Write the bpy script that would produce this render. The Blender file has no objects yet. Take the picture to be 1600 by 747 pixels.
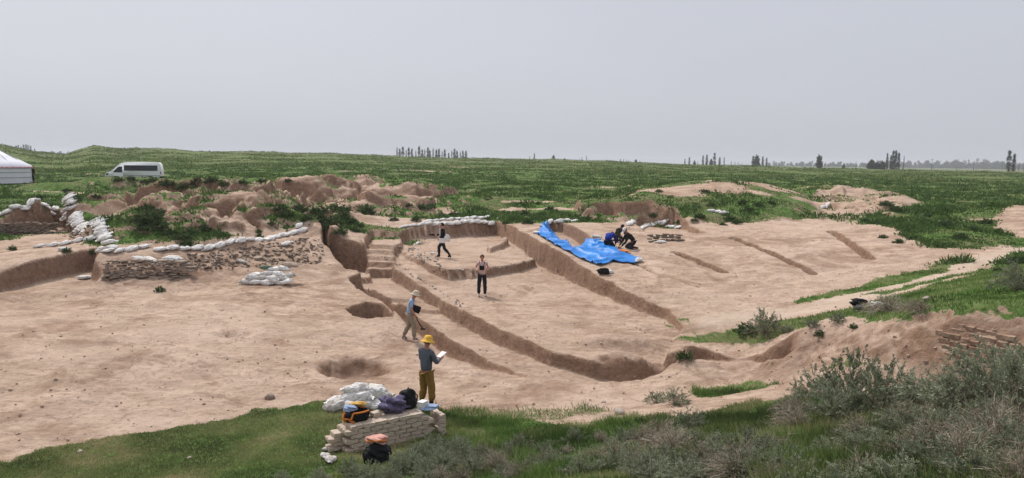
import bpy, bmesh, math, random
import numpy as np
from mathutils import Vector, Matrix, Euler

R = math.radians
sc = bpy.context.scene
col = sc.collection

# ------------------------------------------------------------------ camera, sky, sun, exposure
CAM_H = 6.0
FPX = 1155.0
PITCH = math.atan(122.5 / FPX)
ROLL = R(0.716)
cam_d = bpy.data.cameras.new('camera')
cam = bpy.data.objects.new('camera', cam_d)
col.objects.link(cam)
cam_d.sensor_width = 36.0
cam_d.lens = 36.0 * FPX / 1600.0
cam_d.clip_start = 0.05
cam_d.clip_end = 9000
CAM_M = Matrix.Rotation(R(90) - PITCH, 3, 'X') @ Matrix.Rotation(ROLL, 3, 'Z')
cam.matrix_world = Matrix.Translation((0, 0, CAM_H)) @ CAM_M.to_4x4()
sc.camera = cam

SUN_EL, SUN_AZ = R(52), R(-35)          # azimuth measured from +Y towards +X (behind-left overcast glow)
w = bpy.data.worlds.new('World')
sc.world = w
w.use_nodes = True
nt = w.node_tree
nt.nodes.clear()
wo = nt.nodes.new('ShaderNodeOutputWorld')
bg = nt.nodes.new('ShaderNodeBackground')
bg.inputs['Strength'].default_value = 0.10
sky = nt.nodes.new('ShaderNodeTexSky')
sky.sky_type = 'NISHITA'
sky.sun_disc = False
sky.sun_elevation = SUN_EL
sky.sun_rotation = SUN_AZ
sky.air_density = 1.0
sky.dust_density = 6.0
sky.ozone_density = 1.0
hs = nt.nodes.new('ShaderNodeHueSaturation')
hs.inputs['Saturation'].default_value = 0.25
# an even overcast deck: the sky's own colour mixed with the flat grey of the cloud layer
tc = nt.nodes.new('ShaderNodeTexCoord')
sx = nt.nodes.new('ShaderNodeSeparateXYZ')
rmp = nt.nodes.new('ShaderNodeValToRGB')
rmp.color_ramp.elements[0].position = 0.0
rmp.color_ramp.elements[0].color = (4.6, 4.8, 5.25, 1)
rmp.color_ramp.elements[1].position = 0.40
rmp.color_ramp.elements[1].color = (3.85, 4.05, 4.75, 1)
e3 = rmp.color_ramp.elements.new(1.0)
e3.color = (7.6, 7.8, 8.3, 1)
nz = nt.nodes.new('ShaderNodeTexNoise')
nz.inputs['Scale'].default_value = 1.6
nz.inputs['Detail'].default_value = 3
mpn = nt.nodes.new('ShaderNodeMapping')
mpn.inputs['Scale'].default_value = (1, 1, 3)
mr = nt.nodes.new('ShaderNodeMapRange')
mr.inputs['To Min'].default_value = 0.92
mr.inputs['To Max'].default_value = 1.08
mulc = nt.nodes.new('ShaderNodeVectorMath'); mulc.operation = 'SCALE'
mix = nt.nodes.new('ShaderNodeMix'); mix.data_type = 'RGBA'
mix.inputs['Factor'].default_value = 0.82
L = nt.links
L.new(tc.outputs['Generated'], sx.inputs[0])
L.new(sx.outputs['Z'], rmp.inputs['Fac'])
L.new(tc.outputs['Generated'], mpn.inputs['Vector'])
L.new(mpn.outputs[0], nz.inputs['Vector'])
L.new(nz.outputs['Fac'], mr.inputs['Value'])
L.new(rmp.outputs['Color'], mulc.inputs[0])
L.new(mr.outputs[0], mulc.inputs['Scale'])
L.new(sky.outputs['Color'], hs.inputs['Color'])
L.new(hs.outputs['Color'], mix.inputs['A'])
L.new(mulc.outputs[0], mix.inputs['B'])
L.new(mix.outputs['Result'], bg.inputs['Color'])
L.new(bg.outputs[0], wo.inputs['Surface'])

sd = bpy.data.lights.new('sun', 'SUN')
sd.energy = 2.5
sd.angle = R(8)
sd.color = (1.0, 0.96, 0.9)
so = bpy.data.objects.new('sun', sd)
col.objects.link(so)
dirv = Vector((math.sin(SUN_AZ) * math.cos(SUN_EL), math.cos(SUN_AZ) * math.cos(SUN_EL), math.sin(SUN_EL)))
so.rotation_euler = (-dirv).to_track_quat('-Z', 'Y').to_euler()
so.location = dirv * 50

sc.view_settings.view_transform = 'Standard'
sc.view_settings.look = 'None'
sc.view_settings.gamma = 1.0
sc.view_settings.use_curve_mapping = False
sc.view_settings.exposure = 0.45
sc.render.engine = 'CYCLES'

# ------------------------------------------------------------------ numpy helpers
CM = np.array(CAM_M)


def ray(px, py):
    d = CM @ np.array([(px - 800.0) / FPX, -(py - 373.5) / FPX, -1.0])
    return d


def W(px, py, z):
    """world point at height z that the surveyed bearing (px, py) meets"""
    d = ray(px, py)
    t = (z - CAM_H) / d[2]
    return np.array([d[0] * t, d[1] * t])


def _hash(ix, iy, seed):
    h = (ix.astype(np.int64) * 374761393 + iy.astype(np.int64) * 668265263 + seed * 974711) & 0xffffffff
    h = ((h ^ (h >> 13)) * 1274126177) & 0xffffffff
    h = (h ^ (h >> 16)) & 0xffffffff
    return h


def noise2(x, y, seed=0):
    ix = np.floor(x); iy = np.floor(y)
    fx = x - ix; fy = y - iy
    u = fx * fx * fx * (fx * (fx * 6 - 15) + 10)
    v = fy * fy * fy * (fy * (fy * 6 - 15) + 10)

    def g(jx, jy, dx, dy):
        a = _hash(jx, jy, seed) * (2 * np.pi / 4294967296.0)
        return np.cos(a) * dx + np.sin(a) * dy
    n00 = g(ix, iy, fx, fy)
    n10 = g(ix + 1, iy, fx - 1, fy)
    n01 = g(ix, iy + 1, fx, fy - 1)
    n11 = g(ix + 1, iy + 1, fx - 1, fy - 1)
    return 1.5 * ((n00 * (1 - u) + n10 * u) * (1 - v) + (n01 * (1 - u) + n11 * u) * v)


def fbm(x, y, scale, octv=4, seed=0, gain=0.5):
    s = 0; a = 1.0; f = 1.0 / scale
    for i in range(octv):
        s = s + a * noise2(x * f + 17.3 * i, y * f - 9.1 * i, seed + i * 31)
        a *= gain; f *= 2.03
    return s


def ridged(x, y, scale, octv=4, seed=0):
    s = 0; a = 1.0; f = 1.0 / scale
    for i in range(octv):
        s = s + a * (1 - np.abs(noise2(x * f + 7.3 * i, y * f + 3.1 * i, seed + i * 13)) * 2)
        a *= 0.5; f *= 2.1
    return s - 1.0


def sstep(a, b, x):
    t = np.clip((x - a) / (b - a), 0, 1)
    return t * t * (3 - 2 * t)


class TPS:
    def __init__(self, pts, lam=0.0):
        P = np.array([p[:2] for p in pts], float); z = np.array([p[2] for p in pts], float)
        n = len(P)
        d = np.hypot(P[:, None, 0] - P[None, :, 0], P[:, None, 1] - P[None, :, 1])
        K = np.where(d > 0, d * d * np.log(np.maximum(d, 1e-9)), 0) + lam * np.eye(n)
        A = np.zeros((n + 3, n + 3)); A[:n, :n] = K
        A[:n, n] = 1; A[:n, n + 1:] = P
        A[n, :n] = 1; A[n + 1:, :n] = P.T
        b = np.zeros(n + 3); b[:n] = z
        self.c = np.linalg.lstsq(A, b, rcond=None)[0]; self.P = P

    def __call__(self, x, y):
        out = self.c[-3] + self.c[-2] * x + self.c[-1] * y
        for (px, py), c in zip(self.P, self.c):
            d2 = (x - px) ** 2 + (y - py) ** 2
            out = out + c * 0.5 * d2 * np.log(np.maximum(d2, 1e-12))
        return out


def sdf_poly(x, y, P):
    """signed distance, positive inside"""
    P = np.asarray(P, float); n = len(P)
    d = np.full(x.shape, 1e18); inside = np.zeros(x.shape, bool)
    for i in range(n):
        ax, ay = P[i]; bx, by = P[(i + 1) % n]
        ex, ey = bx - ax, by - ay
        wx, wy = x - ax, y - ay
        t = np.clip((wx * ex + wy * ey) / (ex * ex + ey * ey + 1e-12), 0, 1)
        d = np.minimum(d, (wx - ex * t) ** 2 + (wy - ey * t) ** 2)
        c = ((ay > y) != (by > y)) & (x < (bx - ax) * (y - ay) / (by - ay + 1e-12) + ax)
        inside ^= c
    return np.sqrt(d) * np.where(inside, 1, -1)


def sdist_line(x, y, P):
    P = np.asarray(P, float)
    d = np.full(x.shape, 1e18)
    for i in range(len(P) - 1):
        ax, ay = P[i]; bx, by = P[i + 1]
        ex, ey = bx - ax, by - ay
        wx, wy = x - ax, y - ay
        t = np.clip((wx * ex + wy * ey) / (ex * ex + ey * ey + 1e-12), 0, 1)
        d = np.minimum(d, (wx - ex * t) ** 2 + (wy - ey * t) ** 2)
    return np.sqrt(d)


# ------------------------------------------------------------------ terrain grid (polar, fine where the dig is)
def thetas():
    a = list(np.arange(-42, 42.001, 0.118))
    s = []; t = 42.5; st = 0.5
    while t < 110:
        s.append(t); st *= 1.12; t += st
    return np.radians(np.array([-q for q in s[::-1]] + a + s))


def radii():
    r = [0.6]
    while r[-1] < 4500:
        q = r[-1]
        k = 0.03 if q < 4 else (0.006 if q < 12 else (0.0030 if q < 62 else (0.006 if q < 110 else 0.02)))
        r.append(q * (1 + k))
    return np.array(r)


TH = thetas(); RR = radii()
GX = RR[:, None] * np.sin(TH)[None, :]
GY = RR[:, None] * np.cos(TH)[None, :]
RG = np.repeat(RR[:, None], len(TH), 1)

base_pts = [
    # front and camera mound
    (0, 747, 0.0), (200, 747, 0.1), (400, 747, .2), (600, 747, .6), (800, 747, 1.3), (1000, 747, 2.2),
    (1200, 747, 3.0), (1400, 747, 3.5), (1600, 747, 3.8), (800, 690, .4), (1000, 690, 1.0), (1200, 690, 1.9),
    (1400, 690, 2.8), (1600, 690, 3.2), (1000, 640, .35), (1100, 625, .6), (1230, 605, .95), (1230, 645, 1.4),
    (1400, 630, 2.1), (1600, 620, 2.75),
    (1250, 588, .8), (1400, 590, 1.55), (1500, 580, 1.9), (1600, 572, 2.25), (1150, 582, .35),
    (1100, 534, .9), (1250, 514, 1.7), (1400, 500, 2.5), (1500, 496, 2.9), (1600, 490, 3.1),
    (1520, 481, 2.82), (1450, 481, 2.6), (1400, 486, 2.35), (1180, 508, .85), (1340, 485, 1.9), (1450, 460, 2.25), (1600, 430, 2.75), (1600, 470, 3.0),
    (1250, 480, 1.1), (1400, 450, 1.65), (1500, 410, 2.1), (1600, 375, 2.6), (1480, 405, 2.1),
    # left slope
    (0, 720, 0), (250, 665, 0), (500, 620, 0), (0, 600, .25), (250, 550, .4), (480, 520, .3), (600, 600, .0),
    (0, 500, .6), (0, 458, .8), (200, 460, .75), (400, 452, .85), (500, 440, .8), (530, 440, .75),
    (700, 640, 0), (850, 640, .1), (920, 620, .0), (640, 535, .0), (560, 510, .3), (700, 560, .05), (800, 592, 0),
    # corridor / room region (cut afterwards)
    (980, 620, .05), (1060, 595, .2), (1000, 565, .15), (1150, 567, .15), (1080, 545, .3), (1100, 505, .75), (1060, 500, .7),
    (1000, 500, .6), (900, 530, .3), (780, 500, .4),
    # right slope
    (1100, 475, .95), (1040, 455, 1.1), (1000, 430, 1.35), (940, 400, 1.75), (950, 370, 2.1), (900, 347, 2.45), (850, 385, 1.95),
    (840, 360, 2.25), (1010, 350, 2.4), (1060, 400, 1.75), (1160, 440, 1.3), (1250, 400, 1.9), (1150, 350, 2.45), (1300, 345, 2.55),
    (1250, 440, 1.35), (1400, 385, 2.25), (1300, 450, 1.3), (1160, 492, .85),
    # back lip and plain
    (600, 353, 2.05), (640, 353, 2.1), (700, 350, 2.2), (780, 346, 2.25), (500, 370, 2.1), (570, 375, 1.9), (860, 330, 2.7), (800, 310, 3.2), (780, 280, 3.6), (1000, 290, 3.7),
    (950, 318, 2.95), (985, 345, 2.42), (935, 345, 2.42), (1130, 330, 2.8), (1450, 330, 3.2), (1500, 300, 3.6), (1550, 360, 2.8), (1350, 300, 3.4), (1200, 300, 3.5),
    # stone mass, left walls
    (160, 392, 1.95), (250, 392, 1.95), (360, 380, 2.05), (470, 358, 2.35), (300, 445, .85), (160, 450, .85),
    (0, 412, 1.68), (0, 421, 1.6), (75, 400, 1.85), (75, 408, 1.78), (140, 390, 1.95), (-120, 432, 1.5), (-120, 420, 1.58), (-260, 445, 1.45),
    (0, 378, 1.7), (90, 372, 1.8), (0, 340, 2.5), (95, 326, 2.85), (0, 318, 2.9), (0, 295, 3.0), (150, 355, 2.3),
    # mounds area lows
    (230, 352, 1.6), (300, 376, 1.7), (400, 365, 2.1), (500, 345, 2.2), (590, 345, 2.3), (180, 300, 2.9), (300, 300, 3.0),
    (420, 300, 3.1), (560, 290, 3.5), (640, 310, 3.0), (730, 320, 2.8), (160, 280, 3.3), (210, 280, 3.35), (420, 278, 3.9),
    (100, 300, 2.9), (40, 288, 3.0),
]
bp = [(*W(a, b, z), z) for a, b, z in base_pts]
bp += [(0, 0, 4.3), (3, 0, 4.3), (-3, 0, 4.1), (3, 3, 4.0), (-3, 4, 2.8), (0, 4, 3.6), (-6, 4, 1.4), (-10, 6, .2), (-14, 8, 0), (8, 2, 4.0), (12, 5, 3.7), (18, 8, 3.6),
       (-25, 12, 0.1), (-34, 25, .9), (-45, 38, 2.4), (25, 12, 3.4), (32, 20, 3.0), (40, 32, 2.9), (55, 50, 3.3)]
Z80X = [-400, 0, 212, 400, 600, 800, 1000, 1300, 1600, 2000]
Z80Z = [3.1, 3.05, 3.2, 4.1, 4.0, 3.8, 3.7, 3.6, 3.6, 3.5]


def az_px(x, y):
    """bearing expressed on the survey scale"""
    return 800 + FPX * x / np.maximum(y, 0.15 * np.hypot(x, y) + 1e-6)


for a, z in zip(Z80X, Z80Z):
    th = math.atan((a - 800) / FPX)
    bp.append((82 * math.sin(th), 82 * math.cos(th), z))
tp = TPS(bp, lam=0.3)

RIX = [-1500, -500, -200, 0, 30, 60, 105, 125, 150, 190, 215, 270, 300, 400, 500, 620, 730, 850, 950, 1050, 1200, 1300, 1450, 1600, 2600]
RIZ = [9, 9, 11, 8.9, 7.7, 6.8, 6.3, 7.7, 9.0, 8.1, 8.4, 8.4, 7.8, 7.8, 7.6, 7.05, 6.5, 6.6, 6.2, 5.45, 4.95, 4.65, 4.5, 4.35, 4.3]


def base_height(x, y):
    r = np.hypot(x, y)
    xc = x * np.minimum(1, 86 / np.maximum(r, 1)); yc = y * np.minimum(1, 86 / np.maximum(r, 1))
    near = tp(xc, yc)
    th = np.abs(np.arctan2(x, y))
    near = near + (np.clip(near, 0, 4.0) - near) * sstep(R(44), R(58), th)
    pa = az_px(x, y)
    z80 = np.interp(pa, Z80X, Z80Z)
    zr = np.interp(pa, RIX, RIZ)
    t = np.clip((r - 82) / (260 - 82), 0, 1)
    far = z80 + (zr - z80) * (t ** 1.25)
    far = far + (1.5 - far) * sstep(262, 560, r)
    return near + (far - near) * sstep(66, 86, r)


Z = base_height(GX, GY)
SOIL = np.zeros_like(Z)              # where the ground takes the darker brown: cuts and broken banks


def sub(mask_fn_pts, pad=2.0):
    P = np.asarray(mask_fn_pts)
    return (GX > P[:, 0].min() - pad) & (GX < P[:, 0].max() + pad) & (GY > P[:, 1].min() - pad) & (GY < P[:, 1].max() + pad)


def patch(pts, w=0.12, ctrl=None, soil=0.0, rough=0.12, seed=1, mode='set', bias=0.0, lam=0.05):
    """replace the ground inside an outline by a worked surface with near-vertical eroded edges"""
    P = np.array([W(*p) for p in pts])
    m = sub(P)
    x, y = GX[m], GY[m]
    xx = x + 1.1 * rough * fbm(x, y, 1.3, 2, seed)
    yy = y + 1.1 * rough * fbm(x, y, 1.3, 2, seed + 77)
    s = sdf_poly(xx, yy, P) + bias
    w = w * (.85 + .5 * fbm(x, y, .7, 2, seed + 40))
    k = sstep(-w, w, s)
    c = [(*W(*p), p[2]) for p in (ctrl or pts)]
    zz = TPS(c, lam)(x, y)
    old = Z[m]
    if mode == 'cut':
        zz = np.minimum(zz, old)
    elif mode == 'raise':
        zz = np.maximum(zz, old)
    Z[m] = old + (zz - old) * k
    if soil:
        SOIL[m] = np.maximum(SOIL[m], soil * sstep(-0.5, 0.1, s))


DZ = np.zeros_like(Z)


def bump(px, py, z, rx, ry, top, rot=0, p=2.0, seed=3, er=0.25):
    """mound centred where the bearing meets height z; rises (or sinks) to `top`"""
    cx, cy = W(px, py, z)
    R2 = max(rx, ry) * 1.6
    m = (np.abs(GX - cx) < R2) & (np.abs(GY - cy) < R2)
    x, y = GX[m] - cx, GY[m] - cy
    c, s = math.cos(R(rot)), math.sin(R(rot))
    u = (x * c + y * s) / rx; v = (-x * s + y * c) / ry
    n = fbm(GX[m], GY[m], 1.6, 4, seed)
    d = np.sqrt(u * u + v * v) * (1 + er * n)
    k = np.exp(-np.power(np.maximum(d, 0) * 1.1, p * 1.5))
    h0 = float(base_height(np.array([cx]), np.array([cy]))[0])
    d_ = (top - h0) * k
    if top > h0:                                           # heaps merge, they do not pile up
        new = np.maximum(DZ[m], d_)
        Z[m] += new - DZ[m]; DZ[m] = new
    else:
        Z[m] += d_


# ---- spoil heaps and eroded old banks behind the dig
bump(335, 300, 3.7, 6.0, 2.4, 4.1, rot=-8, p=2.8, seed=11, er=.3)
bump(270, 312, 3.4, 2.4, 2.0, 3.8, rot=30, seed=12)
bump(390, 325, 3.2, 4.2, 1.8, 3.45, rot=-8, p=2.8, seed=13, er=.4)
bump(315, 338, 3.0, 1.5, 1.6, 3.0, seed=14, er=.4)
bump(430, 345, 2.7, 3.4, 1.5, 2.95, rot=-5, seed=33, er=.4)
bump(188, 345, 2.85, 1.6, 1.7, 3.0, seed=15)
bump(200, 356, 2.6, 1.0, 1.3, 2.75, seed=35)
bump(212, 366, 2.3, 1.7, 1.2, 2.5, seed=16, er=.35)
bump(350, 372, 2.3, 1.9, .8, 2.4, rot=10, seed=17)
bump(475, 292, 3.9, 5.5, 1.9, 4.1, rot=0, p=2.6, seed=18)
bump(560, 288, 4.0, 3.0, 1.8, 4.1, rot=0, seed=19)
bump(640, 300, 3.6, 5.0, 2.6, 3.9, rot=-12, seed=20, p=1.8)
bump(690, 316, 3.0, 4.2, 2.0, 3.3, rot=-25, seed=21, p=1.8)
bump(728, 330, 2.6, 2.0, 1.2, 2.8, rot=-25, seed=36)
bump(560, 320, 3.0, 4.4, 1.6, 3.2, rot=-5, seed=22, er=.4)
bump(190, 283, 3.75, 5.5, 1.6, 4.15, rot=0, seed=23)
bump(330, 280, 4.0, 5.5, 1.8, 4.25, rot=0, seed=24)
bump(430, 280, 4.1, 4.5, 1.8, 4.3, rot=0, seed=34)
bump(130, 318, 3.2, 3.8, 1.2, 3.4, rot=25, seed=25)
bump(200, 308, 3.2, 3.5, 1.3, 3.4, rot=5, seed=37)
bump(90, 292, 3.3, 4.0, 1.2, 3.6, rot=10, seed=26)
# hollow cut between
bump(185, 296, 2.7, 4.4, .9, 2.6, rot=0, seed=27, er=.4)
bump(232, 345, 1.9, 1.8, 2.2, 1.3, seed=28)
bump(300, 372, 1.7, 1.6, 1.5, 1.4, seed=29)
# right side
bump(1320, 300, 3.8, 5.0, 3.0, 4.1, rot=-10, seed=45)
bump(1370, 318, 3.3, 3.5, 2.5, 3.5, rot=-25, seed=46)
bump(1600, 334, 3.2, 3.6, 2.0, 3.6, rot=0, seed=47)
bump(1580, 352, 2.9, 2.2, 1.2, 3.1, rot=0, seed=48)

# general lumpiness of old banks (strong only in the spoil zone)
oldb = sdf_poly(GX, GY, [W(120, 312, 3.1), W(175, 335, 2.8), W(200, 378, 2.1), W(230, 384, 2.0), W(400, 368, 2.2), W(500, 358, 2.2), W(600, 335, 2.5), W(740, 330, 2.6), W(770, 322, 2.8),
                         W(600, 283, 3.9), W(300, 272, 4.0), W(100, 283, 3.3)])
kb = sstep(-0.5, 1.5, oldb) * (1 - sstep(62, 69, RG))
nz1 = ridged(GX, GY, 3.2, 4, 5)
Z += kb * (0.13 * nz1 + 0.11 * fbm(GX, GY, 1.8, 4, 6)) * sstep(30, 34, RG)
OLD = kb.copy()
# little scarps where the old banks have slumped
sc1 = fbm(GX * .8, GY * 1.3, 5.0, 3, 205, .4); sc2 = fbm(GX * .8, GY * 1.2, 3.0, 2, 206, .4)
kb2 = kb * sstep(33, 37, RG)
Z += kb2 * (.50 * sstep(-.035, .035, sc1 + .08) + .16 * sstep(-.03, .03, sc2 - .15) + .05 * fbm(GX, GY, .55, 4, 207, .55))
LED = Z + .25 * fbm(GX, GY, 2.5, 2, 220)
Z += kb2 * .045 * np.sin(2 * np.pi * LED / .52) + kb2 * .02 * np.sin(2 * np.pi * LED / .19 + 1)
SOIL = np.maximum(SOIL, kb2 * .8 * (1 - np.abs(sstep(-.3, .3, sc1) - .5) * 2))
SOIL = np.maximum(SOIL, kb2 * .55 * sstep(.0, .5, fbm(GX, GY, 2.6, 3, 208)))
ob2 = sdf_poly(GX, GY, [W(890, 345, 2.4), W(1080, 352, 2.4), W(1280, 335, 2.7), W(1420, 345, 2.8), W(1450, 310, 3.4), W(1300, 290, 3.8), W(1000, 290, 3.7), W(890, 318, 3.2)])
Z += sstep(-0.5, 1.5, ob2) * (0.15 * ridged(GX, GY, 2.4, 4, 8) + .22 * sstep(-.04, .04, fbm(GX, GY, 4.5, 3, 230)))
SOIL = np.maximum(SOIL, sstep(-.3, .5, ob2) * .5 * sstep(.0, .4, fbm(GX, GY, 3.0, 3, 231)))
# low relief of the wild plain
wild = sstep(33, 50, RG) * (1 - kb)
Z += wild * 0.12 * fbm(GX, GY, 6.0, 3, 9) * (1 - sstep(120, 400, RG)) + sstep(90, 200, RG) * (1 - sstep(262, 400, RG)) * 0.18 * fbm(GX, GY, 22, 3, 10)

# grass topped knoll with its broken front
patch([(975, 302, 3.9), (1010, 292, 4.1), (1060, 285, 4.45), (1130, 281, 4.8), (1200, 286, 4.5), (1255, 302, 3.8), (1275, 322, 3.2), (1235, 334, 2.9), (1150, 339, 2.72), (1080, 340, 2.72), (1050, 330, 3.0), (1000, 312, 3.6)],
      w=1.1, seed=143, mode='raise', rough=.3, lam=.3)
patch([(908, 326, 3.05), (918, 318, 3.3), (945, 316, 3.38), (985, 315, 3.48), (1030, 318, 3.38), (1062, 328, 3.0), (1082, 335, 2.8), (1085, 322, 3.2), (1050, 306, 3.75), (985, 300, 3.85), (930, 302, 3.7), (900, 312, 3.3)],
      w=.2, soil=.9, seed=144, mode='raise', rough=.3, lam=.6)
bump(955, 334, 2.72, .55, 1.1, 1.75, seed=50, er=.4)
bump(1022, 334, 2.75, .8, .7, 2.0, seed=51, er=.4)
bump(975, 345, 2.45, .5, .4, 2.8, seed=52)
bump(925, 340, 2.5, .5, .5, 2.95, seed=53)

# ---- worked surfaces of the excavation
# adobe bank face at the left: ground in front of the bank is dug down
patch([(-140, 500, .75), (0, 455, .8), (80, 437, .95), (146, 421, 1.05), (152, 446, .85), (60, 480, .7), (-140, 540, .6)], w=.14, soil=.5, seed=61, mode='cut',
      ctrl=[(-140, 500, .75), (0, 455, .8), (80, 437, .95), (146, 421, 1.0), (152, 446, .85), (60, 480, .7), (-140, 540, .6)])
# sunken floor behind that bank
patch([(-120, 400, 1.35), (0, 394, 1.4), (80, 386, 1.5), (135, 378, 1.6), (120, 366, 1.65), (95, 352, 1.7), (60, 362, 1.6), (0, 366, 1.6), (-120, 366, 1.6)], w=.12, soil=.3, seed=62, mode='cut')
# room floor
patch([(600, 402, 1.05), (622, 440, .65), (688, 488, .42), (768, 528, .32), (850, 566, .18), (945, 590, .05), (1040, 572, .12), (1062, 520, .4), (1045, 500, .45), (1000, 485, .5),
       (960, 468, .6), (900, 440, .75), (838, 412, .9), (785, 378, 1.25), (772, 368, 1.42), (700, 371, 1.42), (640, 374, 1.4), (612, 384, 1.25)],
      w=.10, soil=.35, seed=63, rough=.10,
      ctrl=[(604, 398, 1.1), (640, 424, .85), (700, 470, .55), (780, 508, .45), (860, 547, .3), (960, 568, .15), (1030, 560, .15), (1060, 520, .4), (1045, 500, .45),
            (1000, 485, .48), (960, 468, .55), (900, 440, .7), (838, 425, .8), (752, 464, .58), (720, 440, .72), (800, 440, .72), (700, 415, 1.0), (780, 400, 1.1), (650, 385, 1.2)])
# upper terrace with plastered edge
patch([(640, 400, 1.25), (668, 411, 1.22), (700, 421, 1.2), (760, 419, 1.2), (812, 411, 1.22), (836, 404, 1.25), (795, 376, 1.35), (775, 368, 1.42), (700, 371, 1.42), (640, 374, 1.4), (615, 384, 1.3)],
      w=.06, soil=.0, seed=64, rough=.08)
# little earth wall on the terrace
patch([(765, 388, 1.55), (792, 376, 1.65), (794, 371, 1.75), (786, 371, 1.7), (760, 385, 1.5)], w=.06, seed=65, rough=.03, mode='raise')
# collapsed rubble at terrace back-left
bump(640, 378, 1.4, .9, .6, 1.75, seed=66, er=.5)
# corridor
patch([(560, 447, .30), (590, 464, .2), (640, 494, .05), (700, 535, -.02), (760, 563, -.05), (830, 590, -.05), (900, 604, -.15), (985, 612, -.3), (1010, 606, -.3), (960, 598, -.33),
       (860, 572, -.15), (780, 540, -.1), (700, 497, .0), (640, 455, .2), (600, 428, .4), (572, 432, .4)], w=.09, soil=.6, seed=67, rough=.08)
patch([(930, 594, -.3), (1000, 612, -.35), (1060, 600, -.25), (1120, 592, -.05), (1060, 585, -.1), (1000, 596, -.33)], w=.4, soil=.5, seed=68, mode='cut')
# steps across the corridor
patch([(588, 462, .34), (640, 468, .3), (664, 474, .3), (655, 466, .34), (640, 458, .36), (575, 450, .40), (563, 448, .40)], w=.05, seed=69, rough=.05)
patch([(628, 478, .22), (682, 487, .16), (690, 482, .2), (668, 472, .26), (640, 472, .26), (618, 472, .26)], w=.05, seed=70, rough=.05)
# narrow trench on the near side of the corridor
patch([(548, 446, .5), (566, 450, .28), (590, 464, .2), (640, 488, .08), (700, 529, .0), (760, 562, -.03), (826, 589, -.03), (790, 589, .0), (760, 580, .0), (700, 556, .05), (655, 524, .08), (628, 503, .12), (600, 484, .2), (575, 468, .35)],
      w=.07, soil=.95, seed=71, rough=.06, mode='cut', bias=.03,
      ctrl=[(548, 446, .2), (590, 470, -.1), (640, 500, -.45), (700, 545, -.6), (760, 572, -.45), (826, 589, -.10), (628, 503, -.4), (700, 556, -.6)])
patch([(545, 490, .3), (553, 499, .25), (575, 503, .2), (598, 504, .15), (612, 503, .15), (612, 494, .2), (596, 484, .3), (575, 480, .33), (556, 482, .35)], w=.09, soil=.9, seed=72, rough=.06, mode='cut',
      ctrl=[(545, 488, -.25), (553, 498, -.3), (612, 506, -.05), (612, 494, -.0), (580, 479, -.3)])
# deep square cut and the stair leading down into it
patch([(504, 405, .6), (512, 428, .35), (545, 447, .25), (575, 447, .28), (612, 437, .35), (606, 428, .42), (574, 426, .42), (510, 416, .5)], w=.09, soil=1, seed=73, mode='cut', bias=.12, rough=.08)
patch([(492, 380, 1.6), (560, 376, 1.8), (574, 396, 1.35), (574, 384, 1.6), (600, 380, 1.6), (604, 372, 1.7), (585, 362, 1.95), (500, 366, 2.0)], w=.25, soil=.9, seed=74, mode='cut')
for k, (x0, y0, z) in enumerate([(574, 421, .75), (572, 410, 1.0), (572, 400, 1.2), (574, 391, 1.4), (580, 383, 1.6)]):
    patch([(x0, y0, z), (x0 + 40, y0 + 1, z), (x0 + 48, y0 - 5, z), (x0 + 44, y0 - 12, z), (x0 + 2, y0 - 12, z)], w=.06, soil=.45, seed=75 + k, rough=.09)
patch([(540, 436, .55), (578, 433, .55), (576, 426, .55), (538, 429, .55)], w=.04, soil=.2, seed=81, rough=.02, mode='raise', bias=.05)
# tarp pit on the right slope
patch([(850, 372, 1.7), (868, 395, 1.4), (905, 408, 1.2), (925, 396, 1.3), (905, 378, 1.6), (880, 364, 1.8), (860, 360, 1.9)], w=.10, soil=.8, seed=83, mode='cut', rough=.05)
# square sounding with stones, and slot trenches
patch([(985, 362, 1.75), (1012, 386, 1.45), (1048, 388, 1.45), (1100, 383, 1.6), (1062, 362, 1.8), (1052, 357, 1.85), (1000, 356, 1.85)], w=.08, soil=.7, seed=84, mode='cut', rough=.05,
      ctrl=[(985, 362, 1.8), (1012, 386, 1.55), (1048, 388, 1.6), (1100, 383, 1.85), (1062, 362, 2.0), (1052, 357, 1.95), (1000, 356, 1.9)])
for k, (a, b, wd, dp) in enumerate([((1055, 392), (1130, 428), .22, .32), ((1146, 352), (1272, 404), .22, .38), ((1300, 331), (1362, 356), .3, .42), ((985, 448), (1090, 482), .12, .08)]):
    zs = float(base_height(*[np.array([q]) for q in W(*a, 1.8)])[0])
    A = W(*a, zs); ze = float(base_height(*[np.array([q]) for q in W(*b, 1.5)])[0]); B = W(*b, ze)
    m = sub([A, B])
    x, y = GX[m], GY[m]
    d = sdist_line(x + .08 * fbm(x, y, .8, 3, 90 + k), y + .08 * fbm(x, y, .8, 3, 95 + k), [A, B])
    kk = 1 - sstep(wd * .55, wd, d)
    Z[m] -= dp * kk
    SOIL[m] = np.maximum(SOIL[m], kk * .9)
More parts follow.
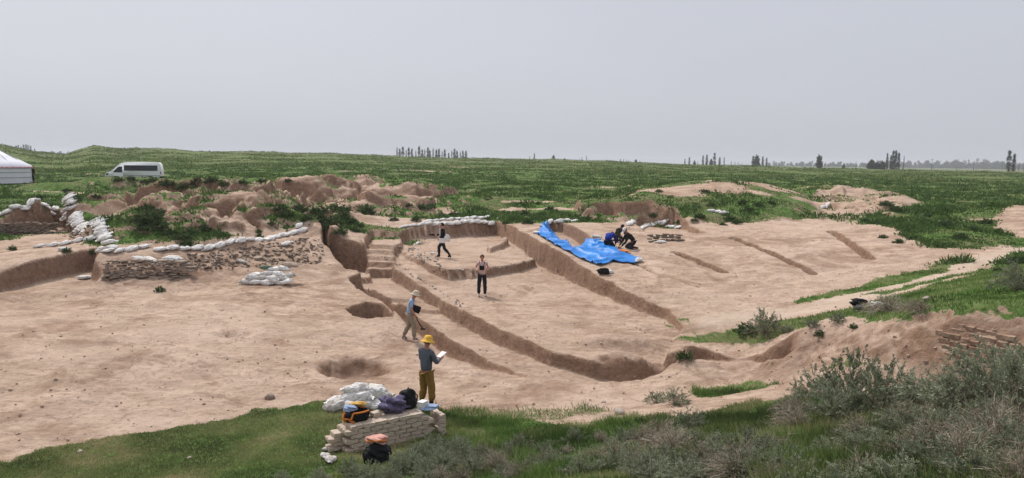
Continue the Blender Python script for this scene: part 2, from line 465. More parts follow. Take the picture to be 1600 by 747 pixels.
# darker brown ground below the slab wall and along the foot of the rubble slope
stn = sdf_poly(GX, GY, [W(150, 398, 1.9), W(250, 396, 1.9), W(360, 386, 2.0), W(480, 362, 2.3), W(500, 400, 1.6), W(470, 428, 1.1), W(400, 445, .85), W(250, 452, .85), W(150, 452, .85)])
stn = sstep(-.5, .4, stn + .5 * fbm(GX, GY, 1.2, 3, 209))
SOIL = np.maximum(SOIL, .8 * stn)
Z += stn * (.06 * fbm(GX, GY, .6, 3, 210) + .03 * fbm(GX, GY, .2, 2, 211))
bkw = sdf_poly(GX, GY, [W(600, 384, 1.3), W(640, 376, 1.4), W(780, 372, 1.4), W(795, 385, 1.35), W(700, 392, 1.3), W(620, 402, 1.25)])
SOIL = np.maximum(SOIL, .6 * sstep(-.4, .6, bkw + .5 * fbm(GX, GY, 1.0, 3, 212)))
# pits in the near ground
bump(556, 578, -.05, 1.0, .95, -.55, rot=5, p=3.6, seed=91, er=.1)
bump(366, 525, .35, .55, .35, .22, seed=92)
bump(268, 472, .7, .2, .2, .7, seed=93)
# rim earth above the track, cut bank of the pass right of the tarp
bump(960, 540, .25, 1.4, .5, .5, rot=-5, seed=94)
bump(985, 565, .2, .9, .35, .40, rot=-20, seed=97)
# bank with mud bricks: steepen and roughen
bank = sdf_poly(GX, GY, [W(1055, 540, .85), W(1250, 512, 1.7), W(1400, 498, 2.5), W(1620, 488, 3.1), W(1620, 575, 2.2), W(1500, 582, 1.9), W(1400, 592, 1.5), W(1250, 590, .8), W(1150, 586, .35), W(1055, 560, .3)])
kk = sstep(-.15, .4, bank)
Z += kk * (.06 * (ridged(GX, GY, 1.1, 4, 98) - .5) + .045 * fbm(GX, GY, .4, 3, 99))
BANK = kk
patch([(1068, 566, .2), (1150, 586, .3), (1238, 582, .6), (1240, 562, .75), (1180, 566, .5), (1120, 560, .35)], w=.12, soil=1, seed=100, mode='cut', rough=.12)

# fine relief everywhere
fine = (1 - sstep(60, 110, RG))
Z += fine * (0.045 * fbm(GX, GY, 1.5, 4, 101) + 0.024 * fbm(GX, GY, .34, 3, 102) * (.35 + 1.2 * sstep(-.1, .4, fbm(GX, GY, 3, 2, 131))))
Z += (1 - sstep(26, 34, RG)) * .012 * fbm(GX, GY, .14, 2, 133)
CR = np.abs(fbm(GX, GY, 2.2, 3, 103))
Z -= fine * 0.03 * (1 - sstep(0.0, 0.035, CR)) * sstep(-.1, .5, fbm(GX, GY, 4, 2, 104)) * (RG < 40)
# trodden clods
Z += fine * 0.05 * np.maximum(0, fbm(GX * .6 + GY * .5, GY, .45, 3, 105) - .22) * sstep(-.2, .4, fbm(GX, GY, 5, 2, 132))

LR = np.log(RR)


def hgt(x, y):
    r = math.hypot(x, y); t = math.atan2(x, y)
    i = min(max(int(np.searchsorted(RR, r)) - 1, 0), len(RR) - 2)
    j = min(max(int(np.searchsorted(TH, t)) - 1, 0), len(TH) - 2)
    u = min(max((r - RR[i]) / (RR[i + 1] - RR[i]), 0), 1); v = min(max((t - TH[j]) / (TH[j + 1] - TH[j]), 0), 1)
    return float((Z[i, j] * (1 - u) + Z[i + 1, j] * u) * (1 - v) + (Z[i, j + 1] * (1 - u) + Z[i + 1, j + 1] * u) * v)


def hgt_v(x, y):
    r = np.hypot(x, y); t = np.arctan2(x, y)
    i = np.clip(np.searchsorted(RR, r) - 1, 0, len(RR) - 2); j = np.clip(np.searchsorted(TH, t) - 1, 0, len(TH) - 2)
    u = np.clip((r - RR[i]) / (RR[i + 1] - RR[i]), 0, 1); v = np.clip((t - TH[j]) / (TH[j + 1] - TH[j]), 0, 1)
    return (Z[i, j] * (1 - u) + Z[i + 1, j] * u) * (1 - v) + (Z[i, j + 1] * (1 - u) + Z[i + 1, j + 1] * u) * v


def grd_v(F, x, y):
    r = np.hypot(x, y); t = np.arctan2(x, y)
    i = np.clip(np.searchsorted(RR, r), 0, len(RR) - 1); j = np.clip(np.searchsorted(TH, t), 0, len(TH) - 1)
    return F[i, j]


def G(px, py, rmax=1500.0):
    """first place where the surveyed bearing meets the ground"""
    d = ray(px, py)
    h = math.hypot(d[0], d[1])
    r = 2.0
    while r < rmax:
        t = r / h
        x, y, z = d[0] * t, d[1] * t, CAM_H + d[2] * t
        g = hgt(x, y)
        if z <= g:
            lo, hi = r * .994 - .02, r
            for _ in range(14):
                mid = (lo + hi) / 2; t = mid / h
                if CAM_H + d[2] * t <= hgt(d[0] * t, d[1] * t):
                    hi = mid
                else:
                    lo = mid
            t = hi / h
            return Vector((d[0] * t, d[1] * t, hgt(d[0] * t, d[1] * t)))
        r = r * 1.005 + .01
    t = rmax / h
    return Vector((d[0] * t, d[1] * t, hgt(d[0] * t, d[1] * t)))


def GB(px, py):
    """as G, on the smooth surface before digging"""
    z = 2.0
    for _ in range(25):
        q = W(px, py, z); z = .5 * z + .5 * float(base_height(np.array([q[0]]), np.array([q[1]]))[0])
    return W(px, py, z)


def GP(pts):
    return [tuple(G(*p)[:2]) for p in pts]


# ------------------------------------------------------------------ ground cover
wx = GX + .35 * fbm(GX, GY, 2.2, 4, 110) + .12 * fbm(GX, GY, .35, 2, 111)
wy = GY + .35 * fbm(GX, GY, 2.2, 4, 112) + .12 * fbm(GX, GY, .35, 2, 113)
grass = np.zeros_like(Z)


def gpoly(pts, val=1.0, w=.25):
    global grass
    P = np.array(GP(pts))
    m = sub(P, 6)
    s = sdf_poly(wx[m], wy[m], P)
    k = sstep(-w, w, s)
    grass[m] = grass[m] * (1 - k) + val * k


# everything beyond the dig is green
r0 = np.interp(az_px(GX, GY), [-1500, 0, 60, 130, 260, 400, 560, 620, 740, 800, 900, 1000, 1260, 1440, 1600, 2600], [46, 46, 48, 57, 63, 62, 60, 56, 47, 44, 43, 46, 52, 44, 40, 40])
grass = sstep(-1.0, 1.0, RG - r0 + 1.5 * fbm(GX, GY, 5, 3, 114))
gpoly([(0, 300), (60, 296), (130, 300), (150, 312), (100, 325), (50, 332), (0, 332), (-200, 340), (-200, 300)], .95)
gpoly([(1350, 338), (1420, 315), (1600, 300), (1900, 300), (1900, 400), (1570, 380), (1520, 390), (1440, 385), (1380, 352)], 1)
gpoly([(1560, 330), (1650, 322), (1650, 372), (1590, 372), (1550, 358)], 0)
gpoly([(1225, 472), (1400, 430), (1510, 405), (1515, 410), (1420, 440), (1235, 477)], 1, .2)
gpoly([(1340, 462), (1420, 445), (1500, 425), (1535, 418), (1535, 424), (1470, 440), (1380, 462)], .8, .15)
gpoly([(1060, 530), (1140, 512), (1230, 497), (1330, 482), (1420, 458), (1500, 435), (1600, 395), (1900, 330), (1900, 480), (1620, 493), (1500, 497), (1400, 501), (1250, 512), (1150, 532)], 1, .2)
gpoly([(1040, 506), (1070, 503), (1084, 508), (1050, 511)], 1, .12)
gpoly([(1090, 516), (1150, 508), (1150, 518), (1110, 524)], .6, .2)
gpoly([(0, 724), (120, 694), (260, 668), (400, 640), (500, 620), (530, 640), (680, 640), (800, 650), (900, 660), (1000, 646), (1080, 652), (1230, 620), (1300, 560), (1400, 590), (1600, 575), (1900, 600), (1900, 1400), (-300, 1400), (-300, 800)], 1, .15)
gpoly([(1095, 600), (1200, 590), (1240, 596), (1200, 604), (1100, 622), (1080, 615)], .65, .2)
gpoly([(690, 655), (900, 660), (1000, 640), (940, 632), (800, 640), (700, 640)], .45, .4)
# greens in the old banks
for px, py, rx, ry, v in [(232, 340, 2.6, 3.6, 1), (300, 368, 2.4, 1.6, 1), (520, 338, 5.2, 1.9, 1), (545, 352, 3.8, 1.5, 1), (455, 330, 2.0, 1.2, .9), (330, 285, 5, 2, .8), (260, 290, 3, 1.6, .8),
                          (670, 338, 3.6, 1.3, .9), (690, 322, 1.5, .8, .8), (150, 330, 1.4, 2.6, .7), (420, 290, 3, 1.4, .7), (840, 340, 3.0, 3.2, 1), (800, 335, 3.0, 2, .9), (190, 275, 8, 2.0, .9),
                          (1120, 310, 5.5, 4.5, .75), (1200, 318, 5, 2.4, .9), (1090, 335, 1.5, 1.0, .9), (500, 300, 2, .8, .6), (120, 335, 2, 1, .6), (1150, 345, 2.0, .8, .7), (1060, 345, 1.2, .6, .8)]:
    c = G(px, py)
    m = (np.abs(GX - c.x) < 9) & (np.abs(GY - c.y) < 9)
    d = np.hypot((wx[m] - c.x) / rx, (wy[m] - c.y) / ry)
    grass[m] = np.maximum(grass[m], v * (1 - sstep(.75, 1.1, d)))
gpoly([(990, 296), (1060, 287), (1130, 283), (1200, 288), (1260, 302), (1275, 322), (1240, 333), (1150, 338), (1085, 336), (1060, 318), (1000, 308)], .66, .8)
gpoly([(925, 314), (950, 308), (1040, 310), (1055, 318), (985, 311)], .8, .3)
gpoly([(1262, 330), (1290, 302), (1330, 291), (1400, 300), (1440, 316), (1395, 324), (1365, 334), (1345, 348), (1300, 345)], .46, .6)
fl_ = kb2 * sstep(.05, .22, fbm(GX, GY, 3.0, 4, 221)) * .85
grass = np.maximum(grass, fl_)
# bare patches and paths on the plain
for px, py, rx, ry in [(650, 266, 9, 2.2), (715, 261, 6, 2), (530, 267, 3, 1), (1100, 291, 3.5, 1.2), (1195, 289, 5, .8), (1210, 291, 3, .5), (1320, 297, 2.6, 1.3), (1490, 305, 1.2, .7), (940, 293, 1.6, .8), (975, 290, 1.2, .8),
                       (830, 315, 2.5, .6), (870, 325, 2.2, .7), (800, 325, 1.3, .7), (1210, 262, 9, 2), (680, 268, 3, 1), (1400, 312, 2.4, 1.0), (1300, 318, 3.0, 1.4), (1345, 325, 3.0, 1.4), (1020, 297, 3, .7), (1095, 290, 4, .6), (1180, 288, 4, .7), (1075, 303, 1.5, .7), (1160, 300, 2.2, .6), (1380, 338, 1.4, .6), (90, 300, 3, .6), (170, 272, 9, .7),
                       (1530, 343, 1.2, .5), (1310, 304, 3, 1), (1060, 300, 2.0, .8)]:
    c = G(px, py)
    m = (np.abs(GX - c.x) < 14) & (np.abs(GY - c.y) < 14)
    d = np.hypot((wx[m] - c.x) / rx, (wy[m] - c.y) / ry)
    grass[m] = grass[m] * (1 - .9 * (1 - sstep(.6, 1.1, d)))
gpoly([(560, 470), (620, 376), (700, 373), (775, 370), (800, 352), (835, 372), (905, 415), (1040, 490), (1000, 560), (700, 560)], 0, .15)
# steep faces stay bare
dzr = np.gradient(Z, axis=0) / np.gradient(GY + 0 * GX, axis=0).clip(1e-4) if False else None
dr = np.gradient(RG, axis=0); dt = RG * np.gradient(np.repeat(TH[None, :], len(RR), 0), axis=1)
SL = np.hypot(np.gradient(Z, axis=0) / dr, np.gradient(Z, axis=1) / dt)
grass *= 1 - .85 * sstep(.55, 1.0, SL) * (RG < 80)

# the track and the foot path
track = np.zeros_like(Z)
TP = np.array(GP([(1070, 500), (1110, 492), (1180, 482), (1240, 478), (1320, 462), (1400, 440), (1480, 415), (1540, 395), (1600, 375), (1700, 350), (1900, 320), (1900, 345), (1700, 380),
                  (1600, 396), (1540, 415), (1480, 438), (1420, 456), (1340, 476), (1250, 492), (1150, 506), (1100, 512)]))
m = sub(TP, 3)
track[m] = sstep(-.15, .25, sdf_poly(wx[m] * .6 + GX[m] * .4, wy[m] * .6 + GY[m] * .4, TP))
FP = np.array(GP([(930, 655), (1000, 645), (1080, 632), (1160, 618), (1240, 603), (1300, 598), (1400, 600)]))
m = sub(FP, 2)
fp = 1 - sstep(.40, .75, sdist_line(wx[m], wy[m], FP))
grass[m] *= 1 - fp
GRASS = grass

# ------------------------------------------------------------------ materials
def new_mat(name):
    m = bpy.data.materials.new(name); m.use_nodes = True
    n = m.node_tree.nodes; b = n['Principled BSDF']
    b.inputs['Roughness'].default_value = .9
    if 'Specular IOR Level' in b.inputs:
        b.inputs['Specular IOR Level'].default_value = .2
    return m, m.node_tree, b


def N(nt, typ, **kw):
    n = nt.nodes.new(typ)
    for k, v in kw.items():
        if k in n.inputs:
            n.inputs[k].default_value = v
        else:
            setattr(n, k, v)
    return n


def mixc(nt, fac, a, b, blend='MIX'):
    m = nt.nodes.new('ShaderNodeMix'); m.data_type = 'RGBA'; m.blend_type = blend
    for s, v in ((m.inputs['Factor'], fac), (m.inputs['A'], a), (m.inputs['B'], b)):
        if hasattr(v, 'links'):
            nt.links.new(v, s)
        else:
            s.default_value = v if not isinstance(v, tuple) else (*v, 1) if len(v) == 3 else v
    return m.outputs['Result']


def ramp(nt, inp, stops):
    r = nt.nodes.new('ShaderNodeValToRGB'); cr = r.color_ramp
    while len(cr.elements) < len(stops):
        cr.elements.new(.5)
    for e, (p, c) in zip(cr.elements, stops):
        e.position = p; e.color = (*c, 1) if isinstance(c, tuple) else (c, c, c, 1)
    nt.links.new(inp, r.inputs['Fac'])
    return r.outputs['Color']


def math_(nt, op, a, b=None, clamp=False):
    m = nt.nodes.new('ShaderNodeMath'); m.operation = op; m.use_clamp = clamp
    for s, v in zip(m.inputs, (a, b)):
        if v is None: continue
        if hasattr(v, 'links'): nt.links.new(v, s)
        else: s.default_value = v
    return m.outputs[0]


def tex(nt, scale, detail=4, rough=.55, vec=None, dist=0, sc3=None):
    t = nt.nodes.new('ShaderNodeTexNoise')
    t.inputs['Scale'].default_value = scale; t.inputs['Detail'].default_value = detail
    t.inputs['Roughness'].default_value = rough; t.inputs['Distortion'].default_value = dist
    c = vec
    if c is None:
        g = nt.nodes.new('ShaderNodeNewGeometry'); c = g.outputs['Position']
    if sc3:
        mp = nt.nodes.new('ShaderNodeMapping'); mp.inputs['Scale'].default_value = sc3
        nt.links.new(c, mp.inputs['Vector']); c = mp.outputs[0]
    nt.links.new(c, t.inputs['Vector'])
    return t.outputs['Fac']


def attr(nt, name):
    a = nt.nodes.new('ShaderNodeAttribute'); a.attribute_name = name
    return a.outputs['Fac']


def make_ground_mat():
    m, nt, b = new_mat('earth_and_turf')
    lk = nt.links
    geo = nt.nodes.new('ShaderNodeNewGeometry')
    big = tex(nt, .16, 5, .6); med = tex(nt, .9, 5, .7); sm = tex(nt, 5.5, 6, .75); st = tex(nt, 1.4, 6, .75, sc3=(.45, 1.3, 1), dist=.8)
    fine = tex(nt, 26, 4, .75); spk = tex(nt, 9, 3, .8)
    dry = ramp(nt, med, [(.30, (.33, .225, .158)), (.44, (.465, .332, .243)), (.60, (.575, .425, .325))])
    dry = mixc(nt, math_(nt, 'MULTIPLY', ramp(nt, st, [(.47, 0.0), (.62, 1.0)]), .8), dry, (.27, .178, .125))
    mid2 = tex(nt, 2.6, 5, .75, sc3=(.7, 1.2, 1), dist=1.0)
    dry = mixc(nt, math_(nt, 'MULTIPLY', ramp(nt, mid2, [(.50, 0.0), (.60, 1.0)]), .55), dry, (.30, .215, .165))
    dry = mixc(nt, ramp(nt, big, [(.42, 0.0), (.62, .6)]), dry, (.56, .42, .335))
    dry = mixc(nt, ramp(nt, sm, [(.55, 0.0), (.68, .7)]), dry, (.235, .145, .098))
    dry = mixc(nt, ramp(nt, spk, [(.66, 0.0), (.72, .7)]), dry, (.14, .085, .06))
    dry = mixc(nt, ramp(nt, fine, [(.58, 0.0), (.70, .45)]), dry, (.64, .51, .42))
    vo = nt.nodes.new('ShaderNodeTexVoronoi'); vo.feature = 'DISTANCE_TO_EDGE'; vo.inputs['Scale'].default_value = .75
    wv = nt.nodes.new('ShaderNodeVectorMath'); wv.operation = 'ADD'
    tw_ = nt.nodes.new('ShaderNodeTexNoise'); tw_.inputs['Scale'].default_value = 1.4; tw_.inputs['Detail'].default_value = 5
    lk.new(geo.outputs['Position'], tw_.inputs['Vector']); lk.new(geo.outputs['Position'], wv.inputs[0])
    sc_w = nt.nodes.new('ShaderNodeVectorMath'); sc_w.operation = 'SCALE'; sc_w.inputs['Scale'].default_value = 1.3
    lk.new(tw_.outputs['Color'], sc_w.inputs[0]); lk.new(sc_w.outputs[0], wv.inputs[1]); lk.new(wv.outputs[0], vo.inputs['Vector'])
    ck = math_(nt, 'MULTIPLY', ramp(nt, vo.outputs['Distance'], [(.0, .6), (.018, 0.0)]), ramp(nt, big, [(.50, 0.0), (.60, 1.0)]))
    dry = mixc(nt, ck, dry, (.17, .10, .07))
    dark_earth = ramp(nt, sm, [(.30, (.115, .062, .038)), (.5, (.215, .122, .077)), (.7, (.34, .21, .145))])
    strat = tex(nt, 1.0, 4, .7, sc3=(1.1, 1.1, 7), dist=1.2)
    dark_earth = mixc(nt, math_(nt, 'MULTIPLY', ramp(nt, strat, [(.48, 0.0), (.66, 1.0)]), .40), dark_earth, (.34, .22, .15))
    dark_earth = mixc(nt, math_(nt, 'MULTIPLY', ramp(nt, strat, [(.32, 1.0), (.44, 0.0)]), .35), dark_earth, (.12, .07, .045))
    # steep faces and marked cuts take the darker brown, stronger with slope
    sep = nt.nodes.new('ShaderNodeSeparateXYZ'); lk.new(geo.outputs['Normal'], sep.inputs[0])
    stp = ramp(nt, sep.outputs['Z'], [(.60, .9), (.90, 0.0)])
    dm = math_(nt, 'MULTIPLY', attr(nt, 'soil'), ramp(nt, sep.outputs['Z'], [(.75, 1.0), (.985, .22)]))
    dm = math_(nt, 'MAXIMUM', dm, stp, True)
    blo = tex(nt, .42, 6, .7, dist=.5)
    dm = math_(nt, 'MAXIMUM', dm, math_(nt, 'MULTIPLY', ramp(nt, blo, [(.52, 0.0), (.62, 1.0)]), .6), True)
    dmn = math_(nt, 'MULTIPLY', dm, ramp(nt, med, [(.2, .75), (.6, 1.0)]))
    soil = mixc(nt, dmn, dry, dark_earth)
    g1 = tex(nt, .35, 4, .6); g2 = tex(nt, 3.0, 5, .75); g3 = tex(nt, .05, 3, .5)
    gr = ramp(nt, g2, [(.34, (.050, .10, .022)), (.5, (.085, .16, .034)), (.64, (.14, .215, .058))])
    gr = mixc(nt, ramp(nt, g1, [(.40, 0.0), (.64, .75)]), gr, (.175, .155, .08))
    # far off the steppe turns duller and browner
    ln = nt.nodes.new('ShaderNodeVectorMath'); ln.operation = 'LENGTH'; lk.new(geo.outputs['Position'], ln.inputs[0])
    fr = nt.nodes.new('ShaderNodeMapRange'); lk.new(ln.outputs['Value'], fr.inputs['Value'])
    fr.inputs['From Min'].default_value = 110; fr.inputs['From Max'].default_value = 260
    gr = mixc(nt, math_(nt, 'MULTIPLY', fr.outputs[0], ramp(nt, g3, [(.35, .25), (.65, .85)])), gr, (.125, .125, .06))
    ga = math_(nt, 'ADD', attr(nt, 'grass'), math_(nt, 'MULTIPLY', math_(nt, 'SUBTRACT', sm, .5), 1.1))
    gf = ramp(nt, ga, [(.38, 0.0), (.62, 1.0)])
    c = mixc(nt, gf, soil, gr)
    tk = attr(nt, 'track')
    tc_ = ramp(nt, med, [(.3, (.44, .33, .25)), (.65, (.56, .44, .35))])
    c = mixc(nt, math_(nt, 'MULTIPLY', tk, math_(nt, 'SUBTRACT', 1.0, gf)), c, tc_)
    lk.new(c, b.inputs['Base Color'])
    b.inputs['Roughness'].default_value = .95
    b.inputs['Specular IOR Level'].default_value = .1
    bp_ = nt.nodes.new('ShaderNodeBump'); bp_.inputs['Strength'].default_value = 1.0; bp_.inputs['Distance'].default_value = .10
    h = math_(nt, 'ADD', math_(nt, 'MULTIPLY', sm, .8), math_(nt, 'ADD', math_(nt, 'MULTIPLY', fine, .25), math_(nt, 'MULTIPLY', st, .5)))
    lk.new(h, bp_.inputs['Height']); lk.new(bp_.outputs[0], b.inputs['Normal'])
    return m


M_GROUND = make_ground_mat()


def mesh_np(name, V, F, mat=None, smooth=True, parent=None, mats=None, midx=None):
    """V (n,3), F list of arrays with 3 or 4 columns"""
    me = bpy.data.meshes.new(name)
    V = np.asarray(V, np.float32)
    if isinstance(F, np.ndarray): F = [F]
    loops = np.concatenate([f.reshape(-1) for f in F]).astype(np.int32)
    tot = np.concatenate([np.full(len(f), f.shape[1]) for f in F]).astype(np.int32)
    st = np.concatenate([[0], np.cumsum(tot)[:-1]]).astype(np.int32)
    me.vertices.add(len(V)); me.vertices.foreach_set('co', V.reshape(-1))
    me.loops.add(len(loops)); me.loops.foreach_set('vertex_index', loops)
    me.polygons.add(len(tot)); me.polygons.foreach_set('loop_start', st); me.polygons.foreach_set('loop_total', tot)
    me.polygons.foreach_set('use_smooth', np.full(len(tot), smooth))
    for mm in (mats or ([mat] if mat else [])): me.materials.append(mm)
    if midx is not None: me.polygons.foreach_set('material_index', midx.astype(np.int32))
    me.update(calc_edges=True)
    o = bpy.data.objects.new(name, me); col.objects.link(o)
    if parent: o.parent = parent
    return o


nr, ntc = Z.shape
idx = np.arange(nr * ntc).reshape(nr, ntc)
Q = np.stack([idx[:-1, :-1], idx[:-1, 1:], idx[1:, 1:], idx[1:, :-1]], -1).reshape(-1, 4)
AV = np.stack([GX, GY, Z], -1).reshape(-1, 3)
tq = (track.reshape(-1)[Q].mean(1) > .5)
hq = (np.hypot(AV[:, 0], AV[:, 1])[Q].mean(1) > 115)


def part_of_ground(name, sel):
    q = Q[sel][:, ::-1]
    u, inv = np.unique(q.reshape(-1), return_inverse=True)
    o = mesh_np(name, AV[u], inv.reshape(-1, 4), M_GROUND)
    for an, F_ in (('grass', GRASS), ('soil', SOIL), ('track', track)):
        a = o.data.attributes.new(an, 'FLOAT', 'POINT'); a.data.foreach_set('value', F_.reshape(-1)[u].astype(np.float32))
    o['kind'] = 'structure'
    return o


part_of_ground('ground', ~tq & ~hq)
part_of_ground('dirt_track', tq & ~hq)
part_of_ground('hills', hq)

# ------------------------------------------------------------------ haze
def box_mesh(name, x0, x1, y0, y1, z0, z1, mat):
    V = [(x, y, z) for x in (x0, x1) for y in (y0, y1) for z in (z0, z1)]
    F = np.array([(0, 1, 3, 2), (4, 6, 7, 5), (0, 4, 5, 1), (2, 3, 7, 6), (0, 2, 6, 4), (1, 5, 7, 3)])
    return mesh_np(name, V, F, mat, smooth=False)


mh = bpy.data.materials.new('haze'); mh.use_nodes = True
mh.node_tree.nodes.remove(mh.node_tree.nodes['Principled BSDF'])
pv = mh.node_tree.nodes.new('ShaderNodeVolumePrincipled')
pv.inputs['Color'].default_value = (.93, .95, 1, 1)
pv.inputs['Density'].default_value = .00030
pv.inputs['Anisotropy'].default_value = .1
mh.node_tree.links.new(pv.outputs[0], mh.node_tree.nodes['Material Output'].inputs['Volume'])
hz = box_mesh('haze', -4620, 4620, -4620, 4620, float(Z.min()) - 1.0, 36, mh)
hz['kind'] = 'stuff'

# ------------------------------------------------------------------ tagging helpers
def tag(o, label=None, cat=None, group=None, kind=None):
    if label: o['label'] = label
    if cat: o['category'] = cat
    if group: o['group'] = group
    if kind: o['kind'] = kind
    return o


def empty(name, loc, rz=0, label=None, cat=None, group=None):
    o = bpy.data.objects.new(name, None); col.objects.link(o)
    o.location = loc; o.rotation_euler = (0, 0, rz); o.empty_display_size = .1
    return tag(o, label, cat, group)


def copy_thing(root, loc, rot=(0, 0, 0), scale=None, label=None, group=None):
    r = root.copy(); col.objects.link(r); r.location = loc; r.rotation_euler = rot
    if scale is not None: r.scale = scale if hasattr(scale, '__len__') else (scale,) * 3
    if label: r['label'] = label
    if group: r['group'] = group
    for ch in root.children:
        c = ch.copy(); col.objects.link(c); c.parent = r
        for g in ch.children:
            d = g.copy(); col.objects.link(d); d.parent = c
    return r


def simple(name, colr, rough=.85, var=.12, scale=6.0, spec=.2, colr2=None, bump=0.0, transl=0.0, metal=0.0):
    m, nt, b = new_mat(name)
    tcn = nt.nodes.new('ShaderNodeTexCoord')
    t = tex(nt, scale, 4, .6, vec=tcn.outputs['Object'])
    c2 = colr2 or tuple(min(1, c * (1 - 2.2 * var)) for c in colr)
    c = ramp(nt, t, [(.32, c2), (.62, colr)])
    oi = nt.nodes.new('ShaderNodeObjectInfo')
    vr = ramp(nt, oi.outputs['Random'], [(0, 1 - var), (1, 1.0)])
    c = mixc(nt, 1.0, c, vr, 'MULTIPLY')
    nt.links.new(c, b.inputs['Base Color'])
    b.inputs['Roughness'].default_value = rough; b.inputs['Specular IOR Level'].default_value = spec
    b.inputs['Metallic'].default_value = metal
    if bump:
        bb = nt.nodes.new('ShaderNodeBump'); bb.inputs['Strength'].default_value = bump; bb.inputs['Distance'].default_value = .02
        t2 = tex(nt, scale * 3, 3, .6, vec=tcn.outputs['Object'])
        nt.links.new(t2, bb.inputs['Height']); nt.links.new(bb.outputs[0], b.inputs['Normal'])
    return m


def leaf_mat(name, stops, transl=.25):
    m, nt, b = new_mat(name)
    a = attr(nt, 'var')
    oi = nt.nodes.new('ShaderNodeObjectInfo')
    f = math_(nt, 'ADD', a, math_(nt, 'MULTIPLY', math_(nt, 'SUBTRACT', oi.outputs['Random'], .5), .3), True)
    c = ramp(nt, f, stops)
    nt.links.new(c, b.inputs['Base Color'])
    b.inputs['Roughness'].default_value = .8
    tr = nt.nodes.new('ShaderNodeBsdfTranslucent'); nt.links.new(c, tr.inputs['Color'])
    ms = nt.nodes.new('ShaderNodeMixShader'); ms.inputs[0].default_value = transl
    out = nt.nodes['Material Output']
    nt.links.new(b.outputs[0], ms.inputs[1]); nt.links.new(tr.outputs[0], ms.inputs[2]); nt.links.new(ms.outputs[0], out.inputs['Surface'])
    return m


M = {}
M['bag'] = simple('woven_sack', (.82, .81, .80), .8, .18, 4, colr2=(.50, .45, .41), bump=.6)
M['bag_grey'] = simple('dusty_grey_sack', (.60, .58, .56), .85, .15, 4, colr2=(.36, .31, .26), bump=.6)
M['bag_tan'] = simple('earthy_sack', (.46, .36, .29), .9, .1, 5, bump=.5)
M['bag_green'] = simple('green_sack', (.13, .20, .15), .9, .1, 5, bump=.5)
M['brick'] = simple('mud_brick', (.60, .50, .41), .95, .14, 9, colr2=(.47, .37, .29), bump=.7)
M['adobe'] = simple('old_mud_brick', (.42, .29, .215), .95, .2, 5, colr2=(.29, .18, .125), bump=.9)
M['stone'] = simple('stone_slab', (.36, .29, .24), .95, .35, 4, colr2=(.20, .145, .11), bump=.5)
M['stone_pale'] = simple('pale_stone', (.55, .47, .40), .95, .2, 4, bump=.4)
M['tarp'] = simple('blue_tarpaulin', (.010, .20, .60), .5, .05, 1.2, spec=.3, colr2=(.006, .13, .46), bump=.1)
M['black'] = simple('black_fabric', (.012, .012, .014), .8, .1, 6)
M['orange'] = simple('orange_fabric', (.72, .22, .04), .7, .1, 6)
M['yellow'] = simple('yellow_leather', (.60, .36, .09), .8, .1, 6)
M['purple'] = simple('purple_patterned_cloth', (.17, .145, .24), .9, .1, 22, colr2=(.03, .025, .055), bump=.4)
M['pink'] = simple('pink_cloth', (.62, .33, .27), .9, .1, 6)
M['white'] = simple('white_plastic', (.72, .72, .72), .5, .06, 3)
M['lblue'] = simple('pale_blue_cloth', (.30, .38, .55), .85, .1, 5)
M['skin'] = simple('tanned_skin', (.40, .20, .13), .6, .05, 8, spec=.3)
M['skin_red'] = simple('sunburnt_skin', (.55, .25, .19), .6, .05, 8, spec=.3)
M['hair'] = simple('dark_hair', (.025, .017, .012), .7, .1, 20)
M['hair_brown'] = simple('brown_hair', (.12, .06, .035), .7, .1, 20)
M['shirt_grey'] = simple('slate_shirt', (.105, .12, .15), .9, .06, 5, bump=.5)
M['trouser_mustard'] = simple('mustard_trousers', (.245, .145, .035), .9, .06, 5, bump=.5)
M['hat_yellow'] = simple('yellow_sun_hat', (.72, .42, .07), .9, .05, 12, bump=.3)
M['shirt_blue'] = simple('sky_blue_shirt', (.30, .42, .60), .9, .06, 6, bump=.4)
M['khaki'] = simple('khaki_trousers', (.30, .25, .185), .9, .08, 6, bump=.4)
M['hat_beige'] = simple('beige_hat', (.55, .48, .37), .9, .05, 12)
M['suit'] = simple('dark_suit', (.014, .014, .017), .85, .1, 6)
M['navy'] = simple('navy_trousers', (.016, .018, .028), .85, .1, 6)
M['white_cloth'] = simple('white_cotton', (.68, .66, .65), .85, .06, 6)
M['pinkwhite'] = simple('pale_pink_top', (.66, .50, .47), .85, .06, 6)
M['royal'] = simple('royal_blue_jacket', (.008, .035, .30), .8, .1, 6, bump=.4)
M['camo'] = simple('dark_olive_jacket', (.05, .055, .035), .9, .1, 14, colr2=(.012, .013, .01))
M['boot'] = simple('black_boot', (.012, .012, .012), .5, .1, 6)
M['grey_shoe'] = simple('grey_shoe', (.24, .22, .21), .8, .1, 6)
M['glass'] = simple('tinted_glass', (.010, .010, .013), .12, .02, 1, spec=.5)
M['paint'] = simple('white_van_paint', (.84, .85, .86), .35, .03, .5, spec=.5, colr2=(.78, .79, .80))
M['rubber'] = simple('tyre_rubber', (.012, .012, .012), .9, .1, 5)
M['metal'] = simple('grey_metal', (.28, .28, .29), .4, .05, 5, metal=.8)
M['red'] = simple('red_lens', (.35, .02, .02), .3, .05, 5)
M['felt'] = simple('white_canvas', (.74, .74, .80), .9, .03, .8, colr2=(.66, .66, .72), bump=.2)
M['ornament'] = simple('rose_ornament_band', (.55, .12, .18), .9, .1, 9, colr2=(.74, .60, .66))
M['wood'] = simple('weathered_wood', (.16, .12, .09), .9, .1, 5)
M['cable'] = simple('rope', (.22, .22, .26), .9, .1, 5)
